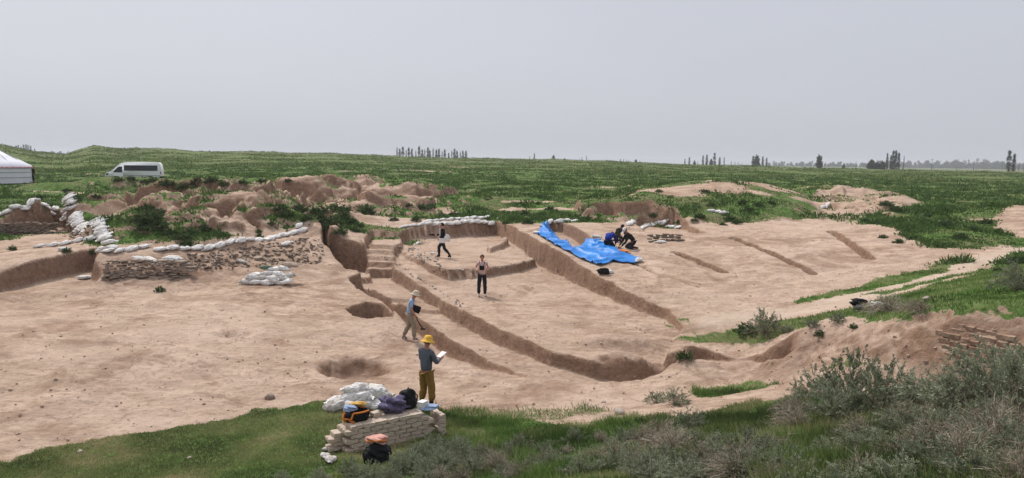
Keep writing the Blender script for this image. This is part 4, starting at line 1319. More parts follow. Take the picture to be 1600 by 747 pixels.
bm = bmesh.new(); bm_tube(bm, [(-.12, .02, .19), (0, .04, .30), (.12, .02, .19)], .012, 6); bm_obj('handle', bm, M['black'], t)
o = lump('work_glove', on_stack(.36, .48, .27), (.34, .13, .10), M['yellow'], 5, rz=ang - .1); tag(o, 'yellow leather work gloves lying across the tool bag', 'gloves')
o = lump('plastic_bag', on_stack(.20, .42, .24), (.24, .2, .12), M['lblue'], 8, rz=.3); tag(o, 'crumpled pale plastic bag on the back of the tool bag', 'bag')
bm = bmesh.new(); bm_box(bm, (0, 0, .05), (.2, .16, .10), bev=.01); o = bm_obj('cardboard_box', bm, M['brick']); o.location = on_stack(.72, .33, .0); o.rotation_euler = (0, 0, ang + .2); tag(o, 'small pale cardboard box between tool bag and purple cloth', 'box')
o = lump('patterned_jacket', on_stack(1.15, .42, .14), (.56, .34, .36), M['purple'], 11, amp=.3, rz=ang); tag(o, 'bundled purple patterned jacket in the middle of the brick stack', 'jacket')
t = empty('black_backpack', on_stack(1.52, .5, 0), ang, 'black backpack leaning against the purple jacket on the brick stack', 'backpack')
o = lump('pack_body', (0, 0, .19), (.38, .26, .44), M['black'], 12, t, .12)
o = lump('pocket', (0, -.13, .12), (.28, .12, .22), M['black'], 13, t, .1)
bm = bmesh.new(); bm_tube(bm, [(-.08, -.02, .36), (0, -.03, .44), (.08, -.02, .36)], .012, 6); bm_obj('handle', bm, M['black'], t)
bm = bmesh.new(); bm_tube(bm, [(.16, .1, .32), (.24, .02, .22), (.21, -.02, .04)], .016, 6); bm_obj('strap', bm, M['black'], t)
bm = bmesh.new(); bm_box(bm, (0, 0, .07), (.19, .15, .14), bev=.012); bm_box(bm, (0, 0, .15), (.2, .16, .02), bev=.006); o = bm_obj('plastic_box', bm, M['white']); o.location = on_stack(1.74, .22, .02); o.rotation_euler = (0, 0, ang + .5); tag(o, 'small white lidded box near the right end of the brick stack', 'box')
o = lump('folded_cloth', on_stack(1.85, .18, .03), (.36, .22, .10), M['lblue'], 14, rz=ang); tag(o, 'pale blue cloth draped over the right end of the brick stack', 'cloth')
# items at the foot of the stack
g = G(590, 722); t = empty('rucksack', (g.x, g.y, g.z), .1, 'black rucksack on the turf at the foot of the brick stack', 'backpack')
lump('pack_body', (0, 0, .17), (.46, .30, .36), M['black'], 15, t, .16); lump('pocket', (.1, -.15, .12), (.24, .10, .20), M['black'], 16, t, .1)
bm = bmesh.new(); bm_tube(bm, [(-.2, .0, .30), (-.26, -.1, .2), (-.22, -.14, .03)], .018, 6); bm_obj('strap', bm, M['black'], t)
o = lump('pink_bag', (g.x - .02, g.y + .06, g.z + .42), (.36, .24, .14), M['pink'], 17, amp=.25); tag(o, 'crumpled salmon pink cloth bag on top of the rucksack', 'bag')
bm = bmesh.new(); bm_tube(bm, [(-.18, -.1, 0), (-.05, -.15, .02), (.1, -.14, .03), (.2, -.08, .01)], .015, 6); o2 = bm_obj('strap', bm, M['orange'], o)
g = G(943, 428); t = empty('camera_bag', (g.x, g.y, g.z), .2, 'black bag on the baulk just below the blue tarpaulin', 'bag')
lump('bag_body', (0, 0, .12), (.50, .26, .26), M['black'], 18, t, .12); bm = bmesh.new(); bm_tube(bm, [(-.2, -.05, .2), (0, -.1, .27), (.2, -.05, .2)], .014, 6); bm_obj('strap', bm, M['black'], t)
g = G(954, 427); o = lump('plastic_bag', (g.x, g.y, g.z + .06), (.2, .16, .14), M['white'], 19); tag(o, 'small white plastic bag right of the black bag on the baulk', 'bag')
g = G(1341, 487); t = empty('bucket_with_bag', (g.x, g.y, g.z), .1, 'grey bucket lined with a black bag in the grass by the dirt track', 'bucket')
bm = bmesh.new(); bm_lathe(bm, [(0.001, 0), (.13, 0), (.16, .26), (.15, .26), (.125, .02), (.001, .02)], 20); bm_obj('bucket_body', bm, M['metal'], t)
lump('bag_liner', (0, 0, .27), (.40, .34, .16), M['black'], 20, t, .3)
g = G(1375, 481); o = lump('plastic_litter', (g.x, g.y, g.z + .08), (.42, .26, .14), M['white'], 22, amp=.35); tag(o, 'torn white plastic sheet caught in the dry bush by the track', 'litter')
g = G(970, 394); o = lump('orange_cloth', (g.x, g.y, g.z + .04), (.62, .34, .12), M['orange'], 23, amp=.3); tag(o, 'orange cloth on the ground between the crouching diggers', 'cloth')

# ------------------------------------------------------------------ people
def skin_mesh(name, joints, edges, mat, parent=None, sub=2, wr=0.0, seed=0, root=0):
    """one continuous surface grown over a skeleton; joints: name -> ((x,y,z), rx, ry)"""
    keys = list(joints)
    ix = {k: i for i, k in enumerate(keys)}
    me = bpy.data.meshes.new(name)
    me.from_pydata([joints[k][0] for k in keys], [(ix[a], ix[b]) for a, b in edges], [])
    o = bpy.data.objects.new(name, me); col.objects.link(o)
    md = o.modifiers.new('skin', 'SKIN'); md.use_smooth_shade = True
    sv = me.skin_vertices[0].data
    for k in keys:
        sv[ix[k]].radius = (joints[k][1], joints[k][2])
    sv[root].use_root = True
    sb = o.modifiers.new('sub', 'SUBSURF'); sb.levels = sub; sb.render_levels = sub
    dg = bpy.context.evaluated_depsgraph_get()
    m2 = bpy.data.meshes.new_from_object(o.evaluated_get(dg))
    o.modifiers.clear(); o.data = m2; m2.name = name; bpy.data.meshes.remove(me)
    if wr:
        n = len(m2.vertices); co = np.zeros(n * 3); m2.vertices.foreach_get('co', co); co = co.reshape(-1, 3)
        nm = np.zeros(n * 3); m2.vertices.foreach_get('normal', nm); nm = nm.reshape(-1, 3)
        d = fbm(co[:, 0] * 1.0 + co[:, 1] * .6, co[:, 2] * 1.4, .13, 3, seed) * wr
        co += nm * d[:, None]; m2.vertices.foreach_set('co', co.reshape(-1)); m2.update()
    m2.materials.clear(); m2.materials.append(mat)
    for p in m2.polygons: p.use_smooth = True
    if parent: o.parent = parent
    return o


def V3(a): return Vector(a)


def hand_chain(J, E, side, wrist, fdir, palm_n, curl=.5, s=1.0):
    """palm, four unequal curled fingers and a thumb"""
    w_ = V3(wrist); f = V3(fdir).normalized(); n = V3(palm_n).normalized(); l = f.cross(n).normalized() * (1 if side == 'R' else -1)
    palm = w_ + f * .05 * s; kn = w_ + f * .085 * s
    J['palm' + side] = (tuple(palm), .036 * s, .018 * s); E.append(('wrist' + side, 'palm' + side))
    for i, (off, ln) in enumerate([(-.03, .062), (-.01, .074), (.01, .070), (.028, .055)]):
        b_ = kn + l * off * s; m_ = b_ + (f * (1 - curl * .5) + n * curl * .5) * ln * .5 * s; e_ = m_ + (f * (1 - curl) + n * curl) * ln * .5 * s
        J[f'f{i}a{side}'] = (tuple(b_), .011 * s, .011 * s); J[f'f{i}b{side}'] = (tuple(m_), .0095 * s, .0095 * s); J[f'f{i}c{side}'] = (tuple(e_), .008 * s, .008 * s)
        E += [('palm' + side, f'f{i}a{side}'), (f'f{i}a{side}', f'f{i}b{side}'), (f'f{i}b{side}', f'f{i}c{side}')]
    t0 = w_ + f * .03 * s - l * .035 * s; t1 = t0 + (f * .6 - l * .6 + n * .4).normalized() * .04 * s
    J['t0' + side] = (tuple(t0), .012 * s, .012 * s); J['t1' + side] = (tuple(t1), .010 * s, .010 * s)
    E += [('palm' + side, 't0' + side), ('t0' + side, 't1' + side)]


def person(px, py, heading, label, pose, top, bottom, shoe, skin='skin', hat=None, hair='hair', height=1.72, sleeve='long', group=None, shirt_len=.0, baggy=1.0, build=1.0, loc=None):
    """pose: joint positions for a 1.75 m figure; x = the person's right, y = forward, z = up"""
    g = G(px, py) if loc is None else loc
    k = height / 1.75
    root = empty('person', (g.x, g.y, g.z), -heading, label, 'person', group)
    root.scale = (k, k, k)
    p = {k_: V3(v) for k_, v in pose.items()}
    J = {}; E = []
    b = build
    pel, che, nk, hd = p['pelvis'], p['chest'], p['neck'], p['head']
    mid = pel.lerp(che, .5) + V3(p.get('belly', (0, 0, 0)))
    up = (hd - nk).normalized()
    J['pelvis'] = (tuple(pel), .118 * b, .080 * b); J['mid'] = (tuple(mid), .100 * b, .070 * b); J['chest'] = (tuple(che), .118 * b, .070 * b)
    J['neck'] = (tuple(nk), .052, .052); J['jaw'] = (tuple(nk + (hd - nk) * .55), .062, .066); J['head'] = (tuple(hd), .076, .092); J['crown'] = (tuple(hd + up * .085), .058, .070)
    E += [('pelvis', 'mid'), ('mid', 'chest'), ('chest', 'neck'), ('neck', 'jaw'), ('jaw', 'head'), ('head', 'crown')]
    for s in 'RL':
        sh, el, wr = p['sh' + s], p['el' + s], p['wr' + s]; hp, kn, an, to = p['hip' + s], p['kn' + s], p['an' + s], p['toe' + s]
        J['sh' + s] = (tuple(sh), .048, .048); J['el' + s] = (tuple(el), .040, .040); J['fore' + s] = (tuple(el.lerp(wr, .35)), .040, .038); J['wrist' + s] = (tuple(wr), .026, .024)
        E += [('chest', 'sh' + s), ('sh' + s, 'el' + s), ('el' + s, 'fore' + s), ('fore' + s, 'wrist' + s)]
        J['hip' + s] = (tuple(hp), .080 * b, .080 * b); J['kn' + s] = (tuple(kn), .058, .058); J['calf' + s] = (tuple(kn.lerp(an, .3)), .058, .056); J['an' + s] = (tuple(an), .037, .040); J['toe' + s] = (tuple(to), .035, .028)
        E += [('pelvis', 'hip' + s), ('hip' + s, 'kn' + s), ('kn' + s, 'calf' + s), ('calf' + s, 'an' + s), ('an' + s, 'toe' + s)]
        fd = p.get('fd' + s, (wr - el).normalized()); pn = p.get('pn' + s, V3((-.9 if s == 'R' else .9, .3, 0)))
        hand_chain(J, E, s, wr, fd, pn, .6)
    body = skin_mesh('body', J, E, M[skin], root, 2)
    # face and ears shaped into the same body mesh
    fw = V3(p.get('face', (0, 1, 0))).normalized(); rt = fw.cross(up).normalized()
    bm = bmesh.new(); bm.from_mesh(body.data)
    def blob(c, r, sc):
        rr = bmesh.ops.create_icosphere(bm, subdivisions=2, radius=r)
        bmesh.ops.transform(bm, matrix=Matrix.Translation(c) @ Matrix((rt, fw, up)).transposed().to_4x4() @ Matrix.Diagonal((*sc, 1)), verts=rr['verts'])
    blob(hd + fw * .096 - up * .020, .017, (.8, 1.1, 1.5)); blob(hd + rt * .077 - up * .01, .020, (.5, .9, 1.4)); blob(hd - rt * .077 - up * .01, .020, (.5, .9, 1.4))
    blob(hd + fw * .078 - up * .062, .020, (1.2, .7, .5))
    bm.to_mesh(body.data); bm.free()
    for q_ in body.data.polygons: q_.use_smooth = True
    for sgn in (-1, 1):
        bm = bmesh.new(); bmesh.ops.create_icosphere(bm, subdivisions=1, radius=.011); e_ = bm_obj('eye', bm, M['black'], root); e_.location = hd + fw * .088 + rt * .030 * sgn + up * .006
    # hair as a shell over skull and nape
    bm = bmesh.new(); rr = bmesh.ops.create_icosphere(bm, subdivisions=4, radius=1)
    Mh = Matrix((rt, fw, up)).transposed().to_4x4()
    dl = [v for v in bm.verts if (v.co.y > .35 and v.co.z < .45) or v.co.z < -.55]
    bmesh.ops.delete(bm, geom=dl, context='VERTS')
    bmesh.ops.transform(bm, matrix=Matrix.Translation(hd + up * .022 - fw * .008) @ Mh @ Matrix.Diagonal((.090, .108, .112, 1)), verts=bm.verts)
    jitter(bm, .008, .03, 5)
    h_ = bm_obj('hair', bm, M[hair], root)
    # shirt
    T = {}; TE = []
    r_ = 1.12 * baggy
    low = pel + (mid - pel) * (-.30 - shirt_len)
    T['pelvis'] = (tuple(low), .160 * b * 1.06, .128 * b * 1.06); T['mid'] = (tuple(mid), .140 * b * 1.08, .108 * b * 1.08); T['chest'] = (tuple(che), .170 * b * 1.06, .118 * b * 1.08)
    T['collar'] = (tuple(che.lerp(nk, .72)), .075, .070)
    TE += [('pelvis', 'mid'), ('mid', 'chest'), ('chest', 'collar')]
    for s in 'RL':
        sh, el, wr = p['sh' + s], p['el' + s], p['wr' + s]
        T['sh' + s] = (tuple(sh), .078 * b, .078 * b); TE.append(('chest', 'sh' + s))
        if sleeve == 'long':
            T['el' + s] = (tuple(el), .056, .056); T['cuff' + s] = (tuple(el.lerp(wr, .88)), .042, .042); TE += [('sh' + s, 'el' + s), ('el' + s, 'cuff' + s)]
        elif sleeve == 'short':
            T['cuff' + s] = (tuple(sh.lerp(el, .75)), .060, .060); TE.append(('sh' + s, 'cuff' + s))
        else:
            T['cuff' + s] = (tuple(sh.lerp(el, .12)), .062, .062); TE.append(('sh' + s, 'cuff' + s))
    skin_mesh('jacket' if top == 'suit' else 'shirt', T, TE, M[top], root, 2, .012, 3)
    # trousers
    B = {}; BE = []
    B['pelvis'] = (tuple(pel + (mid - pel) * .45), .150 * b, .118 * b)
    for s in 'RL':
        hp, kn, an = p['hip' + s], p['kn' + s], p['an' + s]
        B['hip' + s] = (tuple(hp * 1.0 + V3((0, 0, -.04))), .100 * b * baggy ** .5, .100 * b * baggy ** .5); B['kn' + s] = (tuple(kn), .078 * baggy, .078 * baggy); B['sn' + s] = (tuple(kn.lerp(an, .5)), .075 * baggy, .075 * baggy)
        en = .72 if shoe == 'boot' else .97
        B['hem' + s] = (tuple(kn.lerp(an, en)), .062 * baggy, .064 * baggy)
        BE += [('pelvis', 'hip' + s), ('hip' + s, 'kn' + s), ('kn' + s, 'sn' + s), ('sn' + s, 'hem' + s)]
    skin_mesh('trousers', B, BE, M[bottom], root, 2, .014, 9)
    for s in 'RL':
        an, to, kn = p['an' + s], p['toe' + s], p['kn' + s]
        heel = an - (to - an) * .28; heel.z = min(an.z, to.z) if an.z < .2 else heel.z
        S = {'toe': (tuple(to), .047, .036), 'ball': (tuple(an.lerp(to, .6)), .050, .040), 'an': (tuple(an - V3((0, 0, .01))), .048, .052), 'heel': (tuple(heel - V3((0, 0, .01))), .036, .032)}
        SE = [('toe', 'ball'), ('ball', 'an'), ('an', 'heel')]
        if shoe == 'boot':
            S['shaft'] = (tuple(an.lerp(kn, .30)), .060, .062); S['top'] = (tuple(an.lerp(kn, .52)), .066, .068); SE += [('an', 'shaft'), ('shaft', 'top')]
        skin_mesh('boot' if shoe == 'boot' else 'shoe', S, SE, M[shoe], root, 1)
    if hat:
        kind, hm = hat
        bm = bmesh.new()
        if kind == 'brim':
            bm_lathe(bm, [(.001, .115), (.05, .112), (.085, .09), (.100, .045), (.104, .0), (.150, -.028), (.165, -.045), (.163, -.052), (.148, -.036), (.100, -.010), (.09, .03)], 28, sy=1.12)
        else:
            bm_lathe(bm, [(.001, .10), (.06, .092), (.095, .06), (.104, .0), (.102, -.012), (.09, .0)], 28, sy=1.12)
            bm_box(bm, (0, .14, -.004), (.14, .10, .012), bev=.004)
        jitter(bm, .010, .06, 2)
        bmesh.ops.transform(bm, matrix=Matrix.Translation(hd + up * .050) @ Mh, verts=bm.verts)
        bm_obj('hat', bm, M[hm], root)
    return root


def stand(**kw):
    P = dict(pelvis=(0, 0, .95), chest=(0, .0, 1.33), neck=(0, .01, 1.49), head=(0, .03, 1.635),
             shR=(.175, 0, 1.41), elR=(.24, -.03, 1.13), wrR=(.25, .05, .88), shL=(-.175, 0, 1.41), elL=(-.24, -.03, 1.13), wrL=(-.25, .05, .88),
             hipR=(.09, 0, .90), knR=(.11, .03, .50), anR=(.12, 0, .09), toeR=(.14, .15, .035), hipL=(-.09, 0, .90), knL=(-.11, .03, .50), anL=(-.12, 0, .09), toeL=(-.14, .15, .035))
    P.update(kw); return P


# near man, back to the camera, reading something held out in front
near = person(666, 638, R(38), 'man in yellow sun hat, slate shirt and mustard trousers standing with his back turned', stand(
    knR=(.14, .05, .50), anR=(.17, .0, .09), toeR=(.20, .15, .035), anL=(-.13, -.05, .09), toeL=(-.17, .09, .035),
    elR=(.25, .10, 1.15), wrR=(.14, .36, 1.20), fdR=(-.1, 1, .1), elL=(-.25, .12, 1.14), wrL=(-.10, .38, 1.17), fdL=(.1, 1, .1),
    head=(0, .05, 1.635), face=(0, 1, -.2)), 'shirt_grey', 'trouser_mustard', 'boot', hat=('brim', 'hat_yellow'), height=1.76, baggy=1.22, build=1.08)
bm = bmesh.new(); bm_box(bm, (0, 0, 0), (.16, .23, .012), bev=.003)
o = bm_obj('clipboard', bm, M['white']); o.location = near.matrix_basis @ V3((.03, .50, 1.24)); o.rotation_euler = (R(25), 0, -R(38)); tag(o, 'small white notepad held by the man in the yellow hat', 'notepad')
# man in sky blue, stepping to the right
bl = person(640, 531, R(84), 'man in sky blue shirt, khaki trousers and beige hat walking beside the trench', stand(
    pelvis=(0, 0, .93), chest=(0, .08, 1.30), neck=(0, .13, 1.45), head=(0, .19, 1.58), shR=(.17, .08, 1.38), shL=(-.17, .08, 1.38),
    elR=(.23, .08, 1.10), wrR=(.20, .20, .90), elL=(-.23, .06, 1.10), wrL=(-.20, .26, 1.02),
    knR=(.09, .16, .50), anR=(.10, .16, .09), toeR=(.11, .31, .035), knL=(-.09, -.02, .50), anL=(-.10, -.22, .12), toeL=(-.10, -.09, .035), face=(0, 1, -.25)),
    'shirt_blue', 'khaki', 'grey_shoe', hat=('brim', 'hat_beige'), height=1.68, sleeve='short', baggy=1.12)
bm = bmesh.new(); bm_box(bm, (0, 0, 0), (.035, .30, .24), bev=.008); o = bm_obj('folder', bm, M['black']); o.location = bl.matrix_basis @ V3((.19, .22, 1.12)); o.rotation_euler = (R(-20), 0, -R(84)); tag(o, 'black folder tucked under the arm of the man in sky blue', 'folder')
bm = bmesh.new(); bm_tube(bm, [(0, 0, 0), (0, .10, -.22), (0, .22, -.40)], .018, 8); bm_box(bm, (0, .23, -.42), (.05, .16, .05), bev=.01)
o = bm_obj('hand_hammer', bm, M['black']); o.location = bl.matrix_basis @ V3((.20, .22, .86)); o.rotation_euler = (0, 0, -R(84)); tag(o, 'dark hand tool hanging from the hand of the man in sky blue', 'tool')
# far person facing the camera
person(753, 463, R(182), 'person in pale pink top and black trousers facing the camera with a chest bag', stand(
    elR=(.27, .0, 1.18), wrR=(.20, .22, 1.14), elL=(-.27, .0, 1.18), wrL=(-.22, .22, 1.16), knR=(.12, .02, .5), anR=(.13, 0, .09), anL=(-.13, 0, .09), knL=(-.12, .02, .5)),
    'pinkwhite', 'navy', 'white_cloth', skin='skin_red', hair='hair_brown', height=1.68, sleeve='none', baggy=1.08)
fp_ = [o for o in col.objects if o.name.startswith('person') and o.get('label', '').startswith('person in pale pink')][0]
t = empty('chest_bag', fp_.matrix_basis @ V3((0, .17, 1.22)), R(178), 'small black camera bag hanging on the chest of the person in pink', 'bag')
bm = bmesh.new(); bm_box(bm, (0, 0, 0), (.19, .10, .17), bev=.02); bm_obj('bag_body', bm, M['black'], t)
for sgn in (-1, 1):
    bm = bmesh.new(); bm_tube(bm, [(.07 * sgn, 0, .08), (.10 * sgn, -.0, .20), (.11 * sgn, -.10, .27)], .014, 6); bm_obj('strap', bm, M['black'], t)
# walking man in suit
wm = person(692, 403, R(-86), 'man in dark suit jacket and white shirt walking left across the terrace', stand(
    pelvis=(0, 0, .92), knR=(.09, .22, .52), anR=(.09, .20, .10), toeR=(.09, .35, .05), knL=(-.09, -.08, .50), anL=(-.09, -.38, .16), toeL=(-.09, -.26, .045),
    elL=(-.22, .02, 1.15), wrL=(-.20, .15, 1.00), elR=(.24, .12, 1.16), wrR=(.18, .40, 1.12), head=(0, .04, 1.635)),
    'suit', 'navy', 'boot', skin='skin_red', height=1.72, baggy=1.08)
bm = bmesh.new(); bm_box(bm, (0, 0, .02), (.085, .02, .42), bev=.008); o = bm_obj('shirt_front', bm, M['white_cloth'], wm); o.location = (-.09, .135, 1.28); o.rotation_euler = (0, 0, R(40))
bm = bmesh.new(); bm_box(bm, (0, 0, 0), (.30, .10, .21), bev=.012); bm_box(bm, (0, 0, .11), (.31, .11, .03), bev=.006); o = bm_obj('white_carton', bm, M['white']); o.location = wm.matrix_basis @ V3((-.24, .0, .88)); o.rotation_euler = (0, 0, R(2)); tag(o, 'white carton carried at the hip of the man in the suit', 'carton')
o = lump('carrier_bag', wm.matrix_basis @ V3((-.20, -.24, 1.02)), (.26, .16, .34), M['white'], 31, amp=.2); tag(o, 'white plastic carrier bag hanging behind the man in the suit', 'bag')
bm = bmesh.new(); bm_box(bm, (0, 0, 0), (.16, .08, .10), bev=.01); bm_tube(bm, [(-.06, 0, 0), (-.20, 0, .02)], .03, 10); o = bm_obj('camera', bm, M['black']); o.location = wm.matrix_basis @ V3((.17, .52, 1.13)); tag(o, 'black camera held out in front by the man in the suit', 'camera')


def kneel(lean=.0, **kw):
    P = dict(pelvis=(0, -.12, .36), chest=(0, .20, .60), neck=(0, .34, .64), head=(0, .47, .64), shR=(.17, .26, .58), elR=(.20, .40, .33), wrR=(.12, .56, .14), shL=(-.17, .26, .58), elL=(-.20, .40, .33), wrL=(-.12, .56, .14),
             hipR=(.10, -.12, .34), knR=(.17, .22, .09), anR=(.14, -.20, .09), toeR=(.14, -.32, .04), hipL=(-.10, -.12, .34), knL=(-.17, .22, .09), anL=(-.14, -.20, .09), toeL=(-.14, -.32, .04), face=(0, .6, -1))
    P.update(kw); return P


person(951, 388, R(28), 'crouching digger with a rounded royal blue jacket back beside the tarpaulin', kneel(belly=(0, 0, .09), chest=(0, .20, .62), pelvis=(0, -.14, .42)), 'royal', 'navy', 'boot', hair='hair', height=1.8, baggy=1.15, build=1.22)
person(966, 378, R(160), 'digger in dark olive jacket kneeling behind the one in royal blue', kneel(belly=(0, 0, .07), pelvis=(0, -.12, .38), chest=(0, .16, .64), neck=(0, .28, .74), head=(0, .39, .80), shR=(.17, .20, .64), shL=(-.17, .20, .64)), 'camo', 'navy', 'boot', height=1.75, baggy=1.15)
person(986, 389, R(-105), 'digger in black wearing a white cap kneeling on the right of the group', kneel(pelvis=(0, -.12, .40), chest=(0, .14, .68), neck=(0, .24, .80), head=(0, .33, .89), shR=(.17, .18, .70), shL=(-.17, .18, .70)), 'suit', 'navy', 'boot', hat=('cap', 'white_cloth'), height=1.75, baggy=1.15)

# ------------------------------------------------------------------ tent on the left
def at(px, r, z=None):
    th = math.atan2(px - 800, FPX)
    x, y = r * math.sin(th), r * math.cos(th)
    return Vector((x, y, hgt(x, y) if z is None else z))


YR = 3.3
gy_ = at(-11, 89)
yt = empty('yurt', gy_, 0, 'round white felt tent with a rose ornament band at the left edge', 'yurt')
WH = 1.62
bm = bmesh.new()
rings = bm_lathe(bm, [(YR + .02, 0), (YR, .5), (YR + .03, .9), (YR, 1.3), (YR, WH), (YR - .03, WH), (YR - .03, 0)], 96)
for v in bm.verts:
    a = math.atan2(v.co.y, v.co.x); v.co.x *= 1 + .004 * math.sin(a * 47) + .003 * math.sin(a * 23 + v.co.z * 3); v.co.y *= 1 + .004 * math.sin(a * 47)
bm_obj('wall', bm, M['felt'], yt)
bm = bmesh.new(); bm_lathe(bm, [(YR + .10, WH - .12), (YR + .06, WH + .03), (YR * .75, WH + .55), (YR * .45, WH + 1.02), (.75, WH + 1.50), (.70, WH + 1.46), (YR * .45, WH + .98), (YR * .75, WH + .5), (YR + .02, WH - .02)], 96)
bm_obj('roof', bm, M['felt'], yt)
bm = bmesh.new(); bm_lathe(bm, [(YR + .115, WH - .14), (YR + .125, WH - .02), (YR + .09, WH - .02), (YR + .09, WH - .14)], 96); bm_obj('ornament_band', bm, M['ornament'], yt)
for zz_ in (.55, 1.05):
    bm = bmesh.new(); bm_lathe(bm, [(YR + .05, zz_ - .02), (YR + .07, zz_), (YR + .05, zz_ + .02)], 96); bm_obj('rope', bm, M['cable'], yt)
bm = bmesh.new(); bm_lathe(bm, [(.80, WH + 1.46), (.82, WH + 1.52), (.5, WH + 1.64), (.001, WH + 1.70)], 40); bm_obj('crown_cover', bm, M['felt'], yt)
for k in range(10):
    a = 2 * math.pi * k / 10 + .2
    bm = bmesh.new(); bm_tube(bm, [((YR + .08) * math.cos(a), (YR + .08) * math.sin(a), WH), (.8 * math.cos(a), .8 * math.sin(a), WH + 1.52)], .018, 5); bm_obj('roof_rope', bm, M['cable'], yt)
person(0, 0, R(200), 'person in black standing at the right side of the felt tent', stand(), 'camo', 'suit', 'boot', height=1.72, loc=at(52, 88.5))

# ------------------------------------------------------------------ minibus
r_v = 90.0
A1 = at(168, r_v); B1 = at(255, r_v - 1.0)
vl = (B1 - A1).length; VS = vl / 5.9
# local frame: x forward (to the left in the picture), z up
vd = (A1 - B1); vd.z = 0
van = empty('white_minibus', (A1 + B1) / 2, math.atan2(vd.y, vd.x), 'white high roofed minibus parked behind the spoil heaps', 'minibus')
van.location.z = -.2 + max(hgt(A1.x, A1.y), hgt(B1.x, B1.y), hgt((A1.x + B1.x) / 2, (A1.y + B1.y) / 2)) + .02
van.scale = (VS, VS, VS * .84)
prof = [(-2.95, .35), (-2.95, .75), (-2.90, 1.5), (-2.80, 2.30), (-2.62, 2.50), (-1.0, 2.56), (.9, 2.52), (1.35, 2.40), (1.75, 2.05), (2.22, 1.42), (2.75, 1.14), (2.92, .95), (2.95, .55), (2.90, .35)]
bm = bmesh.new(); rows = []
for y, ins in [(-.98, .12), (-1.0, .04), (-1.0, 0), (1.0, 0), (1.0, .04), (.98, .12)]:
    pass
ys = [(-1.00, 0), (-.985, .0), (-.90, .06), (0, .09), (.90, .06), (.985, 0), (1.0, 0)]
rows = []
for y, up_ in ys:
    row = []
    for (x, z) in prof:
        yy = y
        if z > 1.3: yy = y * (1 - .10 * (z - 1.3) / 1.2)
        zz_ = z + (up_ * .6 if z > 2.2 else 0)
        xx_ = x + (up_ * .8 if x > 2.5 else 0)
        row.append(bm.verts.new((xx_, yy, zz_)))
    rows.append(row)
for a_, b_ in zip(rows[:-1], rows[1:]):
    for k in range(len(prof) - 1): bm.faces.new((a_[k], a_[k + 1], b_[k + 1], b_[k]))
    bm.faces.new((a_[-1], a_[0], b_[0], b_[-1]))
bm.faces.new(rows[0][::-1]); bm.faces.new(rows[-1])
bmesh.ops.recalc_face_normals(bm, faces=bm.faces)
bmesh.ops.bevel(bm, geom=[e for e in bm.edges if e.calc_face_angle(0) > .5], offset=.05, segments=2, affect='EDGES')
bm_obj('body', bm, M['paint'], van)
for sy in (1, -1):
    def yat(z): return sy * (1 - .10 * max(0, z - 1.3) / 1.2)
    def pane(name, pts, mat, th=.02, off=.012):
        bm = bmesh.new()
        o_ = [bm.verts.new((x, yat(z) + sy * off, z)) for x, z in pts]; i_ = [bm.verts.new((x, yat(z) - sy * th, z)) for x, z in pts]
        bm.faces.new(o_); bm.faces.new(i_[::-1])
        for k in range(len(pts)): bm.faces.new((o_[k], i_[k], i_[(k + 1) % len(pts)], o_[(k + 1) % len(pts)]))
        bmesh.ops.recalc_face_normals(bm, faces=bm.faces)
        return bm_obj(name, bm, mat, van, smooth=False)
    for x0_, x1_ in ((-2.55, -1.61), (-1.605, -.61), (-.605, .33), (.335, .98)):
        pane('side_window', [(x0_, 1.42), (x1_, 1.42), (x1_, 2.16), (x0_, 2.16)], M['glass'])
    pane('door_window', [(1.16, 1.18), (2.10, 1.18), (2.02, 1.40), (1.66, 1.85), (1.50, 1.96), (1.16, 1.98)], M['glass'])
    pane('door', [(1.10, .55), (2.05, .55), (2.12, 1.14), (1.10, 1.14)], M['paint'], off=.006)
    pane('trim_strip', [(-2.8, .72), (1.0, .72), (1.0, .80), (-2.8, .80)], simple('trim', (.30, .31, .32), .6), off=.01)
    pane('tail_light', [(-2.93, 1.00), (-2.84, 1.00), (-2.83, 1.30), (-2.92, 1.30)], M['red'], off=.014)
    pane('bumper_corner', [(-2.96, .42), (-2.75, .42), (-2.75, .66), (-2.96, .66)], M['black'], off=.014)
    pane('headlight', [(2.62, .82), (2.88, .80), (2.84, 1.02), (2.60, 1.06)], M['glass'], off=.014)
    bm = bmesh.new(); bm_box(bm, (0, 0, 0), (.08, .14, .30), bev=.03); m_ = bm_obj('mirror', bm, M['white'], van); m_.location = (2.16, sy * 1.10, 1.42)
    for wx_ in (-1.75, 1.85):
        bm = bmesh.new(); bm_lathe(bm, [(.20, -.11), (.33, -.11), (.36, -.07), (.36, .07), (.33, .11), (.20, .11)], 32)
        bmesh.ops.rotate(bm, cent=(0, 0, 0), matrix=Matrix.Rotation(R(90), 3, 'X'), verts=bm.verts)
        wh_ = bm_obj('wheel', bm, M['rubber'], van); wh_.location = (wx_, sy * .90, .36)
        bm = bmesh.new(); bm_lathe(bm, [(.001, .07), (.10, .09), (.21, .06), (.21, -.06), (.001, -.06)], 24); bmesh.ops.rotate(bm, cent=(0, 0, 0), matrix=Matrix.Rotation(R(90), 3, 'X'), verts=bm.verts)
        bm_obj('rim', bm, M['metal'], wh_)
bm = bmesh.new(); vv = [bm.verts.new(q_) for q_ in [(2.215, -.86, 1.46), (2.215, .86, 1.46), (1.50, .80, 2.31), (1.50, -.80, 2.31)]]; v2 = [bm.verts.new(v.co + V3((.035, 0, .035))) for v in vv]
bm.faces.new(v2); bm.faces.new(vv[::-1])
for k in range(4): bm.faces.new((vv[k], vv[(k + 1) % 4], v2[(k + 1) % 4], v2[k]))
bmesh.ops.recalc_face_normals(bm, faces=bm.faces); bm_obj('windscreen', bm, M['glass'], van, smooth=False)
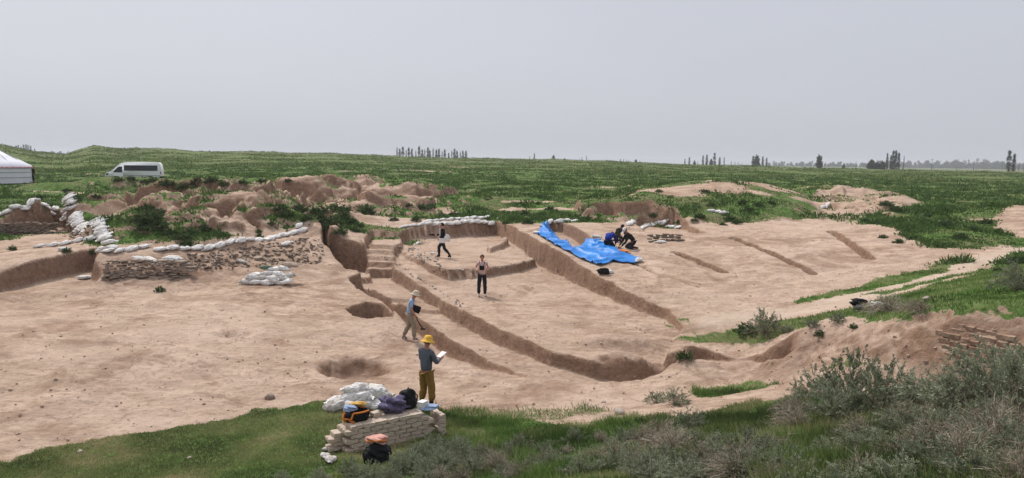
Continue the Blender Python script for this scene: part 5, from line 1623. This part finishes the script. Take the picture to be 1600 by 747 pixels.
bm = bmesh.new(); bm_box(bm, (-2.97, 0, .55), (.14, 1.9, .22), bev=.04); bm_obj('rear_bumper', bm, M['black'], van)

# ------------------------------------------------------------------ plants: numpy leaf and stem clouds
def tri_cloud(cent, dirn, width, length, var, quads=True):
    """leaf blades: base point, direction, width, length"""
    n = len(cent)
    rv = rng.normal(size=(n, 3)); s = np.cross(dirn, rv); s /= np.linalg.norm(s, axis=1)[:, None] + 1e-9
    w2 = (width / 2)[:, None] * s
    tip = cent + dirn * length[:, None]; mid = cent + dirn * (length * .5)[:, None]
    V = np.stack([cent, mid + w2, tip, mid - w2], 1).reshape(-1, 3)
    F = np.arange(4 * n).reshape(n, 4)
    return V, F, np.repeat(var, 4)


def ribbons(paths, widths, var):
    """stems as crossed thin ribbons; paths (n,k,3)"""
    n, k, _ = paths.shape
    out = []
    Vs = []; Fs = []; vs = []; base = 0
    d = paths[:, -1] - paths[:, 0]; d /= np.linalg.norm(d, axis=1)[:, None] + 1e-9
    rv = rng.normal(size=(n, 3)); a = np.cross(d, rv); a /= np.linalg.norm(a, axis=1)[:, None] + 1e-9; b = np.cross(d, a)
    tap = np.linspace(1, .35, k)[None, :, None]
    off = [a, -.5 * a + .87 * b, -.5 * a - .87 * b]
    R3 = np.stack([paths + o_[:, None, :] * widths[:, None, None] * .5 * tap for o_ in off], 2)   # n,k,3,3
    V = R3.reshape(-1, 3)
    id_ = np.arange(n * k * 3).reshape(n, k, 3)
    F = []
    for j in range(3):
        F.append(np.stack([id_[:, :-1, j], id_[:, :-1, (j + 1) % 3], id_[:, 1:, (j + 1) % 3], id_[:, 1:, j]], -1).reshape(-1, 4))
    return V, np.concatenate(F), np.repeat(var, k * 3)


def shrub_proto(name, R_, H_, nst, nlf, leaf_l, leaf_w, lmat, smat, lean=0.0, droop=.2, stw=.008, lvar=(.15, .95), bare=0.25, stub=3):
    # main stems
    n = nst; k = 6
    az = rng.uniform(0, 2 * np.pi, n); el = np.arccos(rng.uniform(.15, 1.0, n))
    rr = rng.uniform(.75, 1.05, n)
    ex = np.sin(el) * np.cos(az) * R_ * rr + lean * H_; ey = np.sin(el) * np.sin(az) * R_ * rr; ez = (np.cos(el) * .9 + .18) * H_ * rr
    t = np.linspace(0, 1, k)[None, :]
    wob = rng.normal(size=(n, k, 3)) * .025 * R_
    P = np.stack([ex[:, None] * t ** 1.1, ey[:, None] * t ** 1.1, ez[:, None] * (t ** .8) - droop * H_ * (t ** 3) * np.sin(el)[:, None]], -1) + wob * t[..., None]
    P[:, 0] = rng.normal(size=(n, 3)) * [.06, .06, 0] * R_
    # side twigs
    m_ = n * stub
    si = rng.integers(0, n, m_); tt = rng.uniform(.35, 1, m_)
    f = tt * (k - 1); i0 = np.clip(f.astype(int), 0, k - 2); fr = (f - i0)[:, None]
    b0 = P[si, i0] * (1 - fr) + P[si, i0 + 1] * fr
    dirs = (P[si, i0 + 1] - P[si, i0]); dirs /= np.linalg.norm(dirs, axis=1)[:, None] + 1e-9
    dirs = dirs + rng.normal(size=(m_, 3)) * .55 + [0, 0, .25]; dirs /= np.linalg.norm(dirs, axis=1)[:, None]
    ln = rng.uniform(.12, .35, m_) * R_
    k2 = 3; t2 = np.linspace(0, 1, k2)[None, :, None]
    P2 = b0[:, None] + dirs[:, None] * ln[:, None, None] * t2 + rng.normal(size=(m_, k2, 3)) * .015 * R_ * t2
    V1, F1, v1 = ribbons(P, np.full(n, stw), rng.uniform(.1, .8, n)); V2, F2, v2 = ribbons(P2, np.full(m_, stw * .6), rng.uniform(.2, 1, m_))
    root = empty(name, (0, 0, 0))
    st = mesh_np('stems', np.concatenate([V1, V2]), np.concatenate([F1, F2 + len(V1)]), smat, parent=root); set_var(st, np.concatenate([v1, v2]))
    if nlf:
        li = rng.integers(0, m_, nlf); tl = rng.uniform(0, 1.05, nlf)[:, None]
        keepb = rng.random(m_) > bare
        li = np.where(keepb[li], li, rng.integers(0, m_, nlf)); 
        c = P2[li, 0] * (1 - tl) + P2[li, -1] * tl + rng.normal(size=(nlf, 3)) * .012 * R_
        dl = dirs[li] + rng.normal(size=(nlf, 3)) * .7 + [0, 0, .2]; dl /= np.linalg.norm(dl, axis=1)[:, None]
        clump = rng.uniform(0, 1, m_)[li]
        va = np.clip(lvar[0] + (lvar[1] - lvar[0]) * (.55 * clump + .45 * rng.random(nlf)), 0, 1)
        V, F, v = tri_cloud(c, dl, leaf_w * rng.uniform(.7, 1.3, nlf), leaf_l * rng.uniform(.7, 1.4, nlf), va)
        lf = mesh_np('leaves', V, F, lmat, smooth=False, parent=root); set_var(lf, v)
    return root


PRO = {
    'sage': [shrub_proto('sage_bush', .52, .62, 70, 5200, .034, .012, M['sage'], M['twig'], lean=l_) for l_ in (0, .15, -.1)],
    'sage_far': [shrub_proto('sage_bush', .52, .55, 60, 2600, .05, .02, M['sage'], M['twig'])],
    'dry': [shrub_proto('dry_bush', .55, .5, 110, 700, .03, .010, M['sage'], M['twig'], lean=l_, droop=.45, stw=.012, stub=6) for l_ in (.35, -.3)],
    'dark': [shrub_proto('green_bush', .5, .5, 50, 2400, .065, .034, M['dkleaf'], M['twig'], droop=.15) for _ in range(3)],
    'stalk': [shrub_proto('dry_stalks', .35, .9, 16, 60, .03, .012, M['twig'], M['twig'], droop=.3, stw=.012, stub=4)],
}
used = {}


def bush(kind, px, py, s, label, group=None, hs_=1.0, name=None, rz=None, idx_=None):
    g = G(px, py)
    lst = PRO[kind]; p = random.choice(lst) if idx_ is None else lst[idx_]
    rz = random.uniform(0, 6.28) if rz is None else rz
    sc_ = (s * random.uniform(.9, 1.1), s * random.uniform(.9, 1.1), s * hs_)
    cat = 'bush'
    if p.name not in used:
        used[p.name] = 1; o = p; o.location = (g.x, g.y, g.z - .03); o.rotation_euler = (0, 0, rz); o.scale = sc_
        tag(o, label, cat, group); 
    else:
        o = copy_thing(p, (g.x, g.y, g.z - .03), (0, 0, rz), sc_, label, group)
        if not group and 'group' in o: del o['group']
    return o


# foreground scrub, bottom right
LB = 'silvery green sage bush in the thick scrub at bottom right'
for px, py, s, h in [(1330, 645, 1.35, 1.25), (1275, 636, 1.0, 1.3), (1375, 650, 1.2, 1.15), (1310, 660, 1.0, 1.1), (1430, 645, 1.15, .9), (1490, 645, 1.2, .9), (1560, 635, 1.3, 1.2), (1600, 660, 1.3, 1.2),
                  (1420, 690, .8, .9), (1480, 700, .8, .9), (1540, 700, .85, .9), (1600, 735, .75, 1), (1360, 715, .7, .8), (1290, 722, .6, .8), (1225, 730, .55, .8), (1450, 740, .7, .8), (1530, 760, .7, .8),
                  (1400, 765, .6, .7), (1320, 770, .55, .7), (1250, 775, .55, .7), (1180, 740, .6, .8), (1130, 728, .7, .8), (1100, 750, .6, .8), (1575, 600, .7, .9), (1610, 590, .8, 1)]:
    bush('sage', px, py, s, LB, 'sage bushes in the bottom right scrub', h)
LD = 'dry brown twiggy bush mixed into the foreground scrub at the bottom right'
for px, py, s in [(1262, 655, .95), (1250, 672, .8), (1240, 650, .7), (1515, 640, 1.1), (1545, 620, 1.2), (1460, 700, .9), (1400, 670, .8), (1350, 690, .7), (1530, 690, 1.0), (1560, 720, 1.0), (1440, 715, .8), (1180, 720, .6), (1150, 745, .6), (1575, 680, .9), (1455, 670, .6), (1500, 735, .8), (1590, 770, .8), (1210, 760, .55), (1350, 750, .5), (1550, 645, .8), (1420, 725, .5)]:
    bush('dry', px, py, s, LD, 'dry bushes in the bottom right scrub')
LC = 'grey green bush in the scrub along the bottom centre'
for px, py, s in [(1080, 672, .75), (1060, 745, .6), (1010, 752, .6), (960, 735, .6), (905, 745, .6), (860, 735, .6), (790, 750, .5), (740, 740, .6), (700, 735, .55), (650, 742, .6), (610, 752, .5), (560, 748, .5), (500, 752, .45), (440, 752, .4),
                  (680, 715, .45), (720, 700, .5), (640, 722, .4), (985, 700, .5), (1120, 700, .5)]:
    bush('sage', px, py, s, LC, 'grey green bushes along the bottom centre', .95)
for q_ in range(26):
    px, py = random.uniform(660, 1240), random.uniform(690, 760)
    bush('sage', px, py, random.uniform(.4, .75), LC, 'grey green bushes along the bottom centre', random.uniform(.75, 1.1))
for px, py, q_ in [(640, 738, .65), (665, 726, .6), (615, 744, .6), (700, 716, .55), (690, 738, .65), (655, 712, .45), (720, 726, .6), (545, 742, .5), (580, 752, .55)]:
    bush('sage', px, py, q_, LC, 'grey green bushes along the bottom centre', 1.15)
LT = 'dry twiggy bush in the scrub along the bottom centre'
for px, py, s in [(1030, 688, 1.0), (1000, 700, .9), (960, 720, .8), (1150, 735, .8), (1090, 735, .8), (850, 730, .7), (780, 735, .7), (720, 755, .6), (1200, 715, .7), (1020, 700, .75), (990, 740, .7), (930, 725, .65), (880, 712, .5), (760, 715, .55), (745, 690, .5), (820, 748, .6), (940, 690, .45), (1050, 705, .8), (690, 750, .5)]:
    bush('dry', px, py, s, LT, 'dry bushes along the bottom centre')
bush('sage', 1055, 632, .85, 'dense grey green bush growing just above the footpath', None, .7)
bush('sage', 1025, 630, .7, 'left hand bush of the pair above the footpath', None, .7)
bush('dark', 1000, 664, .35, 'left dark green herb at the turf edge below the footpath')
bush('dark', 980, 668, .28, 'small dark green weed at the edge of the lush grass')
bush('sage', 1195, 522, 1.25, 'big dark sage bush standing on the verge above the cut bank', None, 1.0)
bush('dark', 1165, 520, .8, 'low green bush left of the big sage bush on the verge', None, .8)
bush('dark', 1070, 562, .55, 'small green bush hanging on the left end of the cut bank')
bush('dark', 1280, 525, .35, 'small green plant on the rim of the cut bank')
bush('dark', 1334, 514, .3, 'tiny green plant on top of the cut bank')
bush('dry', 1390, 488, 1.3, 'sprawling dry grey bush beside the dirt track', None, .8)
bush('dry', 1440, 486, .9, 'smaller dry bush right of the sprawling one beside the track', None, .7)
bush('sage', 1590, 455, 1.4, 'grey bush in the grass at the right edge above the bank', None, .9)
for px, py in [(1230, 520), (1270, 512), (1310, 504)]:
    bush('sage_far', px, py, .5, 'small grey green bush in the verge behind the cut bank', 'small bushes behind the cut bank')
bush('stalk', 1585, 610, 1.0, 'tall pale dry stalks rising from the scrub at the right edge', None, 1.0)
bush('stalk', 1560, 660, .9, 'pale dry stalks leaning in the scrub left of the tall ones', None, 1.0)
for px, py in [(1180, 690), (1050, 690), (1300, 700), (830, 700), (740, 730), (950, 665)]:
    bush('stalk', px, py, .5, 'thin pale stalks standing in the foreground grass', 'thin stalks in the foreground grass', .8)

# dark bushes in the hollows of the old banks
LH = 'dark green bush in the hollow behind the long sandbag row'
for px, py, s in [(215, 350, 1.1), (235, 345, 1.4), (245, 360, 1.2), (228, 330, 1.0), (250, 338, 1.2), (285, 375, .9), (300, 368, 1.1), (318, 360, .9), (290, 385, .9), (268, 368, .8), (240, 352, 1.3), (225, 362, .9)]:
    bush('dark', px, py, s, LH, 'bushes in the left hollow', .75)
LM = 'dark green bush in the middle hollow left of the back wall'
for px, py, s in [(438, 330, .9), (448, 338, .9), (470, 332, 1.1), (500, 335, 1.2), (520, 332, 1.3), (540, 333, 1.2), (572, 334, 1.5), (500, 348, 1.2), (520, 352, 1.3), (545, 350, 1.1), (535, 340, 1.1), (510, 360, 1.0), (560, 355, .8), (480, 345, .9), (425, 352, .6), (405, 364, .5), (555, 362, .7), (530, 366, .8)]:
    bush('dark', px, py, s, LM, 'bushes in the middle hollow', .8)
LR_ = 'green bush behind the sandbags on the back wall'
for px, py, s in [(640, 322, .6), (660, 328, 1.1), (672, 326, .9), (615, 345, .7), (650, 345, .8), (690, 340, .9), (710, 338, .9), (735, 343, .8), (825, 350, .9), (845, 338, .8), (820, 335, .8), (800, 345, .8), (790, 350, .6), (860, 328, .8)]:
    bush('dark', px, py, s, LR_, 'bushes behind the back wall', .7)
LK = 'green bush on the bank tops near the minibus'
for px, py, s in [(185, 283, 1.0), (205, 282, 1.1), (225, 286, 1.0), (262, 293, 1.4), (285, 296, 1.2), (300, 290, .9), (330, 286, 1.2), (350, 290, .9), (380, 288, .9), (310, 284, .9), (150, 310, .8), (120, 312, .8), (110, 322, .7), (105, 300, .9), (62, 310, .8), (240, 283, .9), (410, 285, .8), (450, 284, .7)]:
    bush('dark', px, py, s, LK, 'bushes on the banks near the minibus', .7)
LG = 'dark bush on the knoll above the right slope'
for px, py, s in [(1020, 338, .7), (1060, 350, .7), (1092, 340, .8), (1110, 322, .7), (1140, 345, .9), (1152, 350, .8), (1170, 330, .9), (1185, 322, .8), (1160, 318, .8), (1205, 318, .7), (1030, 300, .6), (1100, 300, .6), (1085, 346, .6), (1130, 352, .5)]:
    bush('dark', px, py, s, LG, 'bushes on the right knoll', .7)
LQ = 'dark bush in the green hollow right of the slot trenches'
for px, py, s in [(1385, 322, 1.1), (1400, 330, .9), (1365, 350, .8), (1350, 345, .6), (1420, 362, .6), (1478, 355, 1.2), (1450, 340, .8), (1500, 372, .8), (1380, 372, .6), (1405, 380, .7), (1430, 375, .7), (1540, 350, .9), (1590, 412, .9), (1560, 425, .5), (1440, 352, .7), (1520, 360, .8)]:
    bush('dark', px, py, s, LQ, 'bushes in the right green hollow', .65)
bush('dark', 250, 456, .45, 'small green plant at the foot of the rubble slope')
bush('dark', 105, 395, .5, 'green weed on top of the left earth bank')
bush('dark', 20, 392, .5, 'green weed at the left edge on the sunken floor')
bush('dark', 145, 398, .5, 'green plant beside the left end of the slab wall')
bush('dark', 405, 372, .5, 'green plant behind the middle of the long sandbag row')


# ------------------------------------------------------------------ grass and steppe tufts (nobody could count them)
def scatter(n, px0, px1, r0_, r1_, thr, jit=.3):
    th = np.arctan2(rng.uniform(px0, px1, n) - 800, FPX); r = np.sqrt(rng.uniform(r0_ ** 2, r1_ ** 2, n)) if r1_ < 34 else np.exp(rng.uniform(np.log(r0_), np.log(r1_), n))
    x, y = r * np.sin(th), r * np.cos(th)
    g = grd_v(GRASS, x, y)
    k = g + rng.uniform(-jit, jit, n) > thr
    return x[k], y[k]


def blades(name, x, y, hmin, hmax, wd, mat, label, spread=0.0, per=1, tall=None, cat='grass', lo=0.0, hi=1.0, lean=.45):
    if per > 1:
        x = np.repeat(x, per) + rng.normal(size=len(x) * per) * spread; y = np.repeat(y, per) + rng.normal(size=len(y) * per) * spread
    n = len(x); z = hgt_v(x, y) - .01
    h = rng.uniform(hmin, hmax, n)
    if tall is not None: h = h * tall(x, y)
    d = rng.normal(size=(n, 3)) * [lean, lean, 0] + [0, 0, 1]; d /= np.linalg.norm(d, axis=1)[:, None]
    pv_ = fbm(x, y, 1.8, 3, 40) * .6 + .45
    va = np.clip(lo + (hi - lo) * (pv_ + rng.normal(size=n) * .16), 0, 1)
    V, F, v = tri_cloud(np.stack([x, y, z], -1), d, np.full(n, wd) * rng.uniform(.6, 1.4, n), h, va)
    o = mesh_np(name, V, F, mat, smooth=False); set_var(o, v)
    return tag(o, label, cat, kind='stuff')


x, y = scatter(230000, -120, 760, 12.2, 19.5, .55)
blades('short_grass', x, y, .025, .07, .010, M['turf'], 'short turf in the bottom left foreground')
x, y = scatter(170000, 640, 1330, 7.5, 19, .55)
lu = fbm(x, y, 2.4, 3, 88) > -.02
blades('mixed_grass', x[~lu], y[~lu], .05, .16, .010, M['blade'], 'olive and straw coloured grass between the foreground bushes')
x, y = x[lu], y[lu]
blades('lush_grass', x, y, .07, .20, .011, M['lush'], 'lush green grass in the bottom right foreground', tall=lambda a, b: np.clip(.75 + 1.3 * fbm(a, b, 1.3, 2, 77), .3, 1.8))
x, y = scatter(60000, 1200, 1760, 4.0, 15, .55)
blades('scrub_grass', x, y, .08, .28, .008, M['blade'], 'mixed grass under the bottom right scrub')
x, y = scatter(90000, 1000, 1760, 17, 33.5, .6)
blades('verge_grass', x, y, .04, .13, .018, M['lush'], 'grass on the verges beside the dirt track')
x, y = scatter(52000, -80, 1720, 34, 135, .5)
tall_ = lambda a, b: np.clip(.8 + 1.6 * fbm(a, b, 4.0, 3, 55), .25, 2.0)
xf, yf = scatter(30000, -80, 1720, 120, 275, .4)
blades('far_steppe_grass', xf, yf, .15, .42, .22, M['tuft'], 'green and brownish tufts on the far rise of the steppe', spread=.5, per=4, lean=1.0, lo=.15, hi=1.1, tall=lambda a, b: np.clip(.7 + 1.8 * fbm(a, b, 14, 3, 57), .15, 2.0))
blades('steppe_grass', x, y, .10, .30, .075, M['tuft'], 'green tufts covering the steppe beyond the dig', spread=.16, per=7, tall=tall_, lean=.8)

# ------------------------------------------------------------------ trees
def tree_proto(name, H_, Rr, nl, kind):
    root = empty(name, (0, 0, 0))
    bm = bmesh.new()
    if kind == 'poplar':
        bm_tube(bm, [(0, 0, -.5), (.03, 0, H_ * .3), (0, .05, H_ * .65), (0, 0, H_ * .95)], [Rr * .16, Rr * .13, Rr * .08, Rr * .02], 7)
        for k in range(16):
            a = rng.uniform(0, 6.28); z = H_ * rng.uniform(.12, .8)
            bm_tube(bm, [(0, 0, z), (math.cos(a) * Rr * .4, math.sin(a) * Rr * .4, z + H_ * .07), (math.cos(a) * Rr * .6, math.sin(a) * Rr * .6, z + H_ * .17)], [.06, .04, .015], 4)
    else:
        bm_tube(bm, [(0, 0, -.5), (.05, 0, H_ * .35), (0, .05, H_ * .6)], [Rr * .09, Rr * .07, Rr * .03], 7)
        for k in range(14):
            a = rng.uniform(0, 6.28); z = H_ * rng.uniform(.2, .5)
            bm_tube(bm, [(0, 0, z), (math.cos(a) * Rr * .4, math.sin(a) * Rr * .4, z + H_ * .15), (math.cos(a) * Rr * .75, math.sin(a) * Rr * .75, z + H_ * .25)], [.10, .06, .02], 4)
    bm_obj('trunk', bm, M['bark'], root)
    nc = 70 if kind == 'poplar' else 60
    t = rng.uniform(.08, 1, nc); a = rng.uniform(0, 6.28, nc); q_ = np.sqrt(rng.uniform(0, 1, nc))
    if kind == 'poplar':
        pr = np.interp(t, [0, .12, .4, .7, .9, 1], [.25, .75, 1, .85, .45, .08]); cx = np.cos(a) * q_ * pr * Rr * .72; cy = np.sin(a) * q_ * pr * Rr * .72; cz = t * H_; cr = Rr * .36 * rng.uniform(.6, 1.2, nc)
    else:
        pr = np.interp(t, [0, .2, .55, .85, 1], [.5, .9, 1, .7, .2]); cx = np.cos(a) * q_ * pr * Rr * .8; cy = np.sin(a) * q_ * pr * Rr * .8; cz = (.12 + .85 * t) * H_; cr = Rr * .3 * rng.uniform(.6, 1.2, nc)
    ci = rng.integers(0, nc, nl); off = rng.normal(size=(nl, 3)) * .5
    off[:, 2] *= 1.8 if kind == 'poplar' else 1.0
    c = np.stack([cx, cy, cz], -1)[ci] + off * cr[ci][:, None]
    d = rng.normal(size=(nl, 3)) + [0, 0, .5]; d /= np.linalg.norm(d, axis=1)[:, None]
    va = np.clip(.5 * rng.random(nc)[ci] + .5 * rng.random(nl), 0, 1)
    V, F, v = tri_cloud(c, d, np.full(nl, .22 * Rr) , np.full(nl, .28 * Rr), va)
    lf = mesh_np('crown', V, F, M['poplar'], smooth=False, parent=root); set_var(lf, v)
    return root


TR = {'p': [tree_proto('poplar_tree', 10, 1.1, 1500, 'poplar') for _ in range(3)], 't': [tree_proto('poplar_tree', 10, .75, 1000, 'poplar') for _ in range(2)], 'r': [tree_proto('broadleaf_tree', 10, 5.2, 1700, 'round') for _ in range(2)]}
usedt = {}


def tree(px, ytop, kind, r, label, group=None, wd=1.0):
    th = math.atan2(px - 800, FPX); x, y = r * math.sin(th), r * math.cos(th); zb = hgt(x, y)
    d = ray(px, ytop); zt = CAM_H + d[2] * r / math.hypot(d[0], d[1]); H_ = max(2.0, zt - zb); s = H_ / 10
    p = random.choice(TR[kind]); rz = random.uniform(0, 6)
    if p.name not in usedt:
        usedt[p.name] = 1; o = p; o.location = (x, y, zb); o.rotation_euler = (0, 0, rz); o.scale = (s * wd, s * wd, s); tag(o, label, 'tree', group)
    else:
        o = copy_thing(p, (x, y, zb), (0, 0, rz), (s * wd, s * wd, s), label, group)
        if not group and 'group' in o: del o['group']
    return o


for i, px in enumerate([620, 624, 629, 634, 638, 643, 649, 654, 659, 663, 668, 671, 676, 681, 685, 690, 694, 700, 705, 709, 713, 718, 722, 727]):
    tree(px, [231, 233, 231, 235, 232, 233, 236, 230, 235, 233, 231, 236, 232, 234, 233, 236, 235, 240, 235, 233, 236, 237, 236, 236][i], 'p' if i % 3 else 't', 560 + random.uniform(-15, 15), 'poplar in the dense row on the skyline left of centre', 'poplars in the dense skyline row', 1.1)
LL = 'small lone tree on the skyline right of the dense poplar row'
for px, yt_, k in [(826, 244, 't'), (833, 240, 'p'), (863, 245, 'r'), (880, 249, 'r'), (903, 248, 't'), (907, 246, 't'), (914, 243, 't'), (967, 249, 'p'), (972, 248, 't'), (977, 249, 't'), (991, 251, 'r'), (997, 251, 't')]:
    tree(px, yt_, k, 620, LL, 'small trees along the middle skyline', .9 if k != 'r' else .45)
for px, yt_, k, w_ in [(1067, 249, 'p', .9), (1074, 246, 'p', 1.1), (1082, 252, 'r', .35), (1087, 252, 't', 1), (1095, 243, 'p', 1.0), (1101, 242, 'p', 1.1), (1108, 250, 'r', .4), (1113, 240, 'p', 1.1), (1121, 246, 'p', 1.2), (1128, 246, 't', 1.2), (1139, 252, 't', 1), (1145, 253, 't', .9), (1150, 253, 't', .9), (1156, 255, 't', .9)]:
    tree(px, yt_, k, 600, 'tree in the loose broken line on the skyline right of centre', 'trees in the loose skyline line', w_)
tree(1173, 244, 'p', 520, 'left and tallest tree of the clump right of the loose line', None, 1.3)
tree(1179, 246, 'r', 520, 'bushy second tree of the clump right of the loose line', None, .5)
tree(1188, 245, 'p', 520, 'slender third tree of the clump right of the loose line', None, 1.0)
tree(1194, 247, 'p', 520, 'last tree on the right of the clump of four', None, 1.1)
tree(1276, 246, 'r', 500, 'single rounded tree standing alone on the skyline', None, .48)
tree(1314, 258, 'r', 560, 'tiny bush like tree between the lone tree and the tall clump', None, .5)
tree(1357, 252, 'r', 480, 'rounded low tree at the left of the tall clump', None, .75)
tree(1366, 255, 'r', 480, 'second low tree beside the rounded one', None, .7)
tree(1374, 254, 'r', 480, 'third low tree touching the tall clump', None, .65)
for px, yt_, k, w_ in [(1381, 240, 'p', .8), (1387, 243, 'p', .9), (1390, 237, 'p', 1.0), (1394, 236, 'p', 1.1), (1399, 240, 'p', 1.0)]:
    tree(px, yt_, k, 480, 'tall poplar in the clump right of the low rounded trees', 'poplars of the tall clump', w_)
tree(1407, 244, 't', 640, 'thin pale poplar standing just right of the tall clump', None, .8)
tree(1570, 237, 'p', 400, 'tall dark poplar at the far right, the higher of the pair', None, 1.25)
tree(1578, 242, 'p', 400, 'shorter dark poplar right of the tall one at the far right', None, 1.2)
tree(1586, 254, 't', 900, 'small faint tree right of the dark pair', None, 1.5)
tree(1594, 254, 't', 900, 'small faint tree at the far right edge', None, 1.5)
tree(1560, 256, 't', 1100, 'small faint tree left of the dark pair', None, 1.5)
for px, yt_ in [(15, 230), (23, 230), (29, 228), (32, 227), (36, 230), (40, 227), (44, 226), (47, 227), (51, 229), (57, 233)]:
    tree(px, yt_, 'p', 1150, 'hazy poplar in the group above the felt tent', 'hazy poplars above the tent', 1.1)


def wood(name, spans, r, hh, label):
    """far-off woods read as one mass"""
    Vs = []; n = 0; c = []; 
    for px0, px1, dens, h0_ in spans:
        k = int((px1 - px0) * dens)
        px = rng.uniform(px0, px1, k); th = np.arctan2(px - 800, FPX); rr_ = r * rng.uniform(.96, 1.04, k)
        h = h0_ * rng.uniform(.4, 1.0, k) * (.7 + .5 * np.abs(np.sin(px * .21)))
        m_ = 60
        t = rng.uniform(.0, 1, (k, m_)); w_ = h[:, None] * .22 * np.interp(t, [0, .3, 1], [.8, 1, .2])
        x = (rr_ * np.sin(th))[:, None] + rng.normal(size=(k, m_)) * w_; y = (rr_ * np.cos(th))[:, None] + rng.normal(size=(k, m_)) * w_; z = 1.4 + t * h[:, None]
        c.append(np.stack([x, y, z], -1).reshape(-1, 3))
    c = np.concatenate(c); n = len(c); d = rng.normal(size=(n, 3)); d /= np.linalg.norm(d, axis=1)[:, None]
    V, F, v = tri_cloud(c, d, np.full(n, 1.8), np.full(n, 2.4), rng.random(n))
    o = mesh_np(name, V, F, M['poplar'], smooth=False); set_var(o, v); tag(o, label, 'woods', kind='stuff')


wood('distant_wood', [(55, 112, .9, 9)], 1500, 8, 'hazy line of trees in the gap between the left hills')
wood('distant_wood', [(1195, 1340, .5, 9), (1340, 1700, 1.0, 13), (1480, 1560, .8, 17)], 1700, 8, 'hazy line of woods along the right horizon')

for px, yt_, r in [(1451, 248, 700), (1333, 252, 900), (1516, 251, 800), (1490, 254, 900)]:
    th = math.atan2(px - 800, FPX); x, y = r * math.sin(th), r * math.cos(th); zb = hgt(x, y); d = ray(px, yt_); zt = CAM_H + d[2] * r / math.hypot(d[0], d[1])
    bm = bmesh.new(); bm_tube(bm, [(0, 0, 0), (0, 0, zt - zb)], [.28, .16], 8); bm_box(bm, (0, 0, zt - zb - .8), (2.6, .2, .2))
    o = bm_obj('power_pole', bm, M['wood']); o.location = (x, y, zb); tag(o, 'thin faint power pole on the far right plain', 'pole', 'power poles on the far plain')


# ------------------------------------------------------------------ labels: tell members of a row apart by their place in it
ONES = ['', 'first', 'second', 'third', 'fourth', 'fifth', 'sixth', 'seventh', 'eighth', 'ninth', 'tenth', 'eleventh', 'twelfth', 'thirteenth', 'fourteenth', 'fifteenth', 'sixteenth', 'seventeenth', 'eighteenth', 'nineteenth']
TENS = {2: ('twentieth', 'twenty'), 3: ('thirtieth', 'thirty'), 4: ('fortieth', 'forty'), 5: ('fiftieth', 'fifty'), 6: ('sixtieth', 'sixty'), 7: ('seventieth', 'seventy')}


def ordinal(i):
    if i < 20: return ONES[i]
    t, o_ = divmod(i, 10)
    return TENS[t][0] if o_ == 0 else TENS[t][1] + '-' + ONES[o_]


st_bags = sorted([o for o in col.objects if o.get('label') == 'STRIP'], key=lambda o: -o.location.y)
for i, o in enumerate(st_bags):
    q_ = min(3, i * 4 // len(st_bags))
    o['label'] = 'white sandbag in the ' + ['top', 'upper middle', 'lower middle', 'bottom'][q_] + ' quarter of the diagonal strip'
fam = {}
for o in col.objects:
    if o.parent is None and o.get('group') and o.get('label'): fam.setdefault((o['group'], o['label']), []).append(o)
for (g_, l_), ms in fam.items():
    if len(ms) < 2 or len(ms) > 75: continue
    ms.sort(key=lambda o: o.location.x / max(o.location.y, 1))
    for i, o in enumerate(ms):
        o['label'] = l_ + (', leftmost' if i == 0 else ', rightmost' if i == len(ms) - 1 else ', ' + ordinal(i + 1) + ' from left')

for o in col.objects:
    if o.get('label') and len(str(o['label']).replace('-', ' ').split()) > 16: print('LONGLABEL', o.name, o['label'])
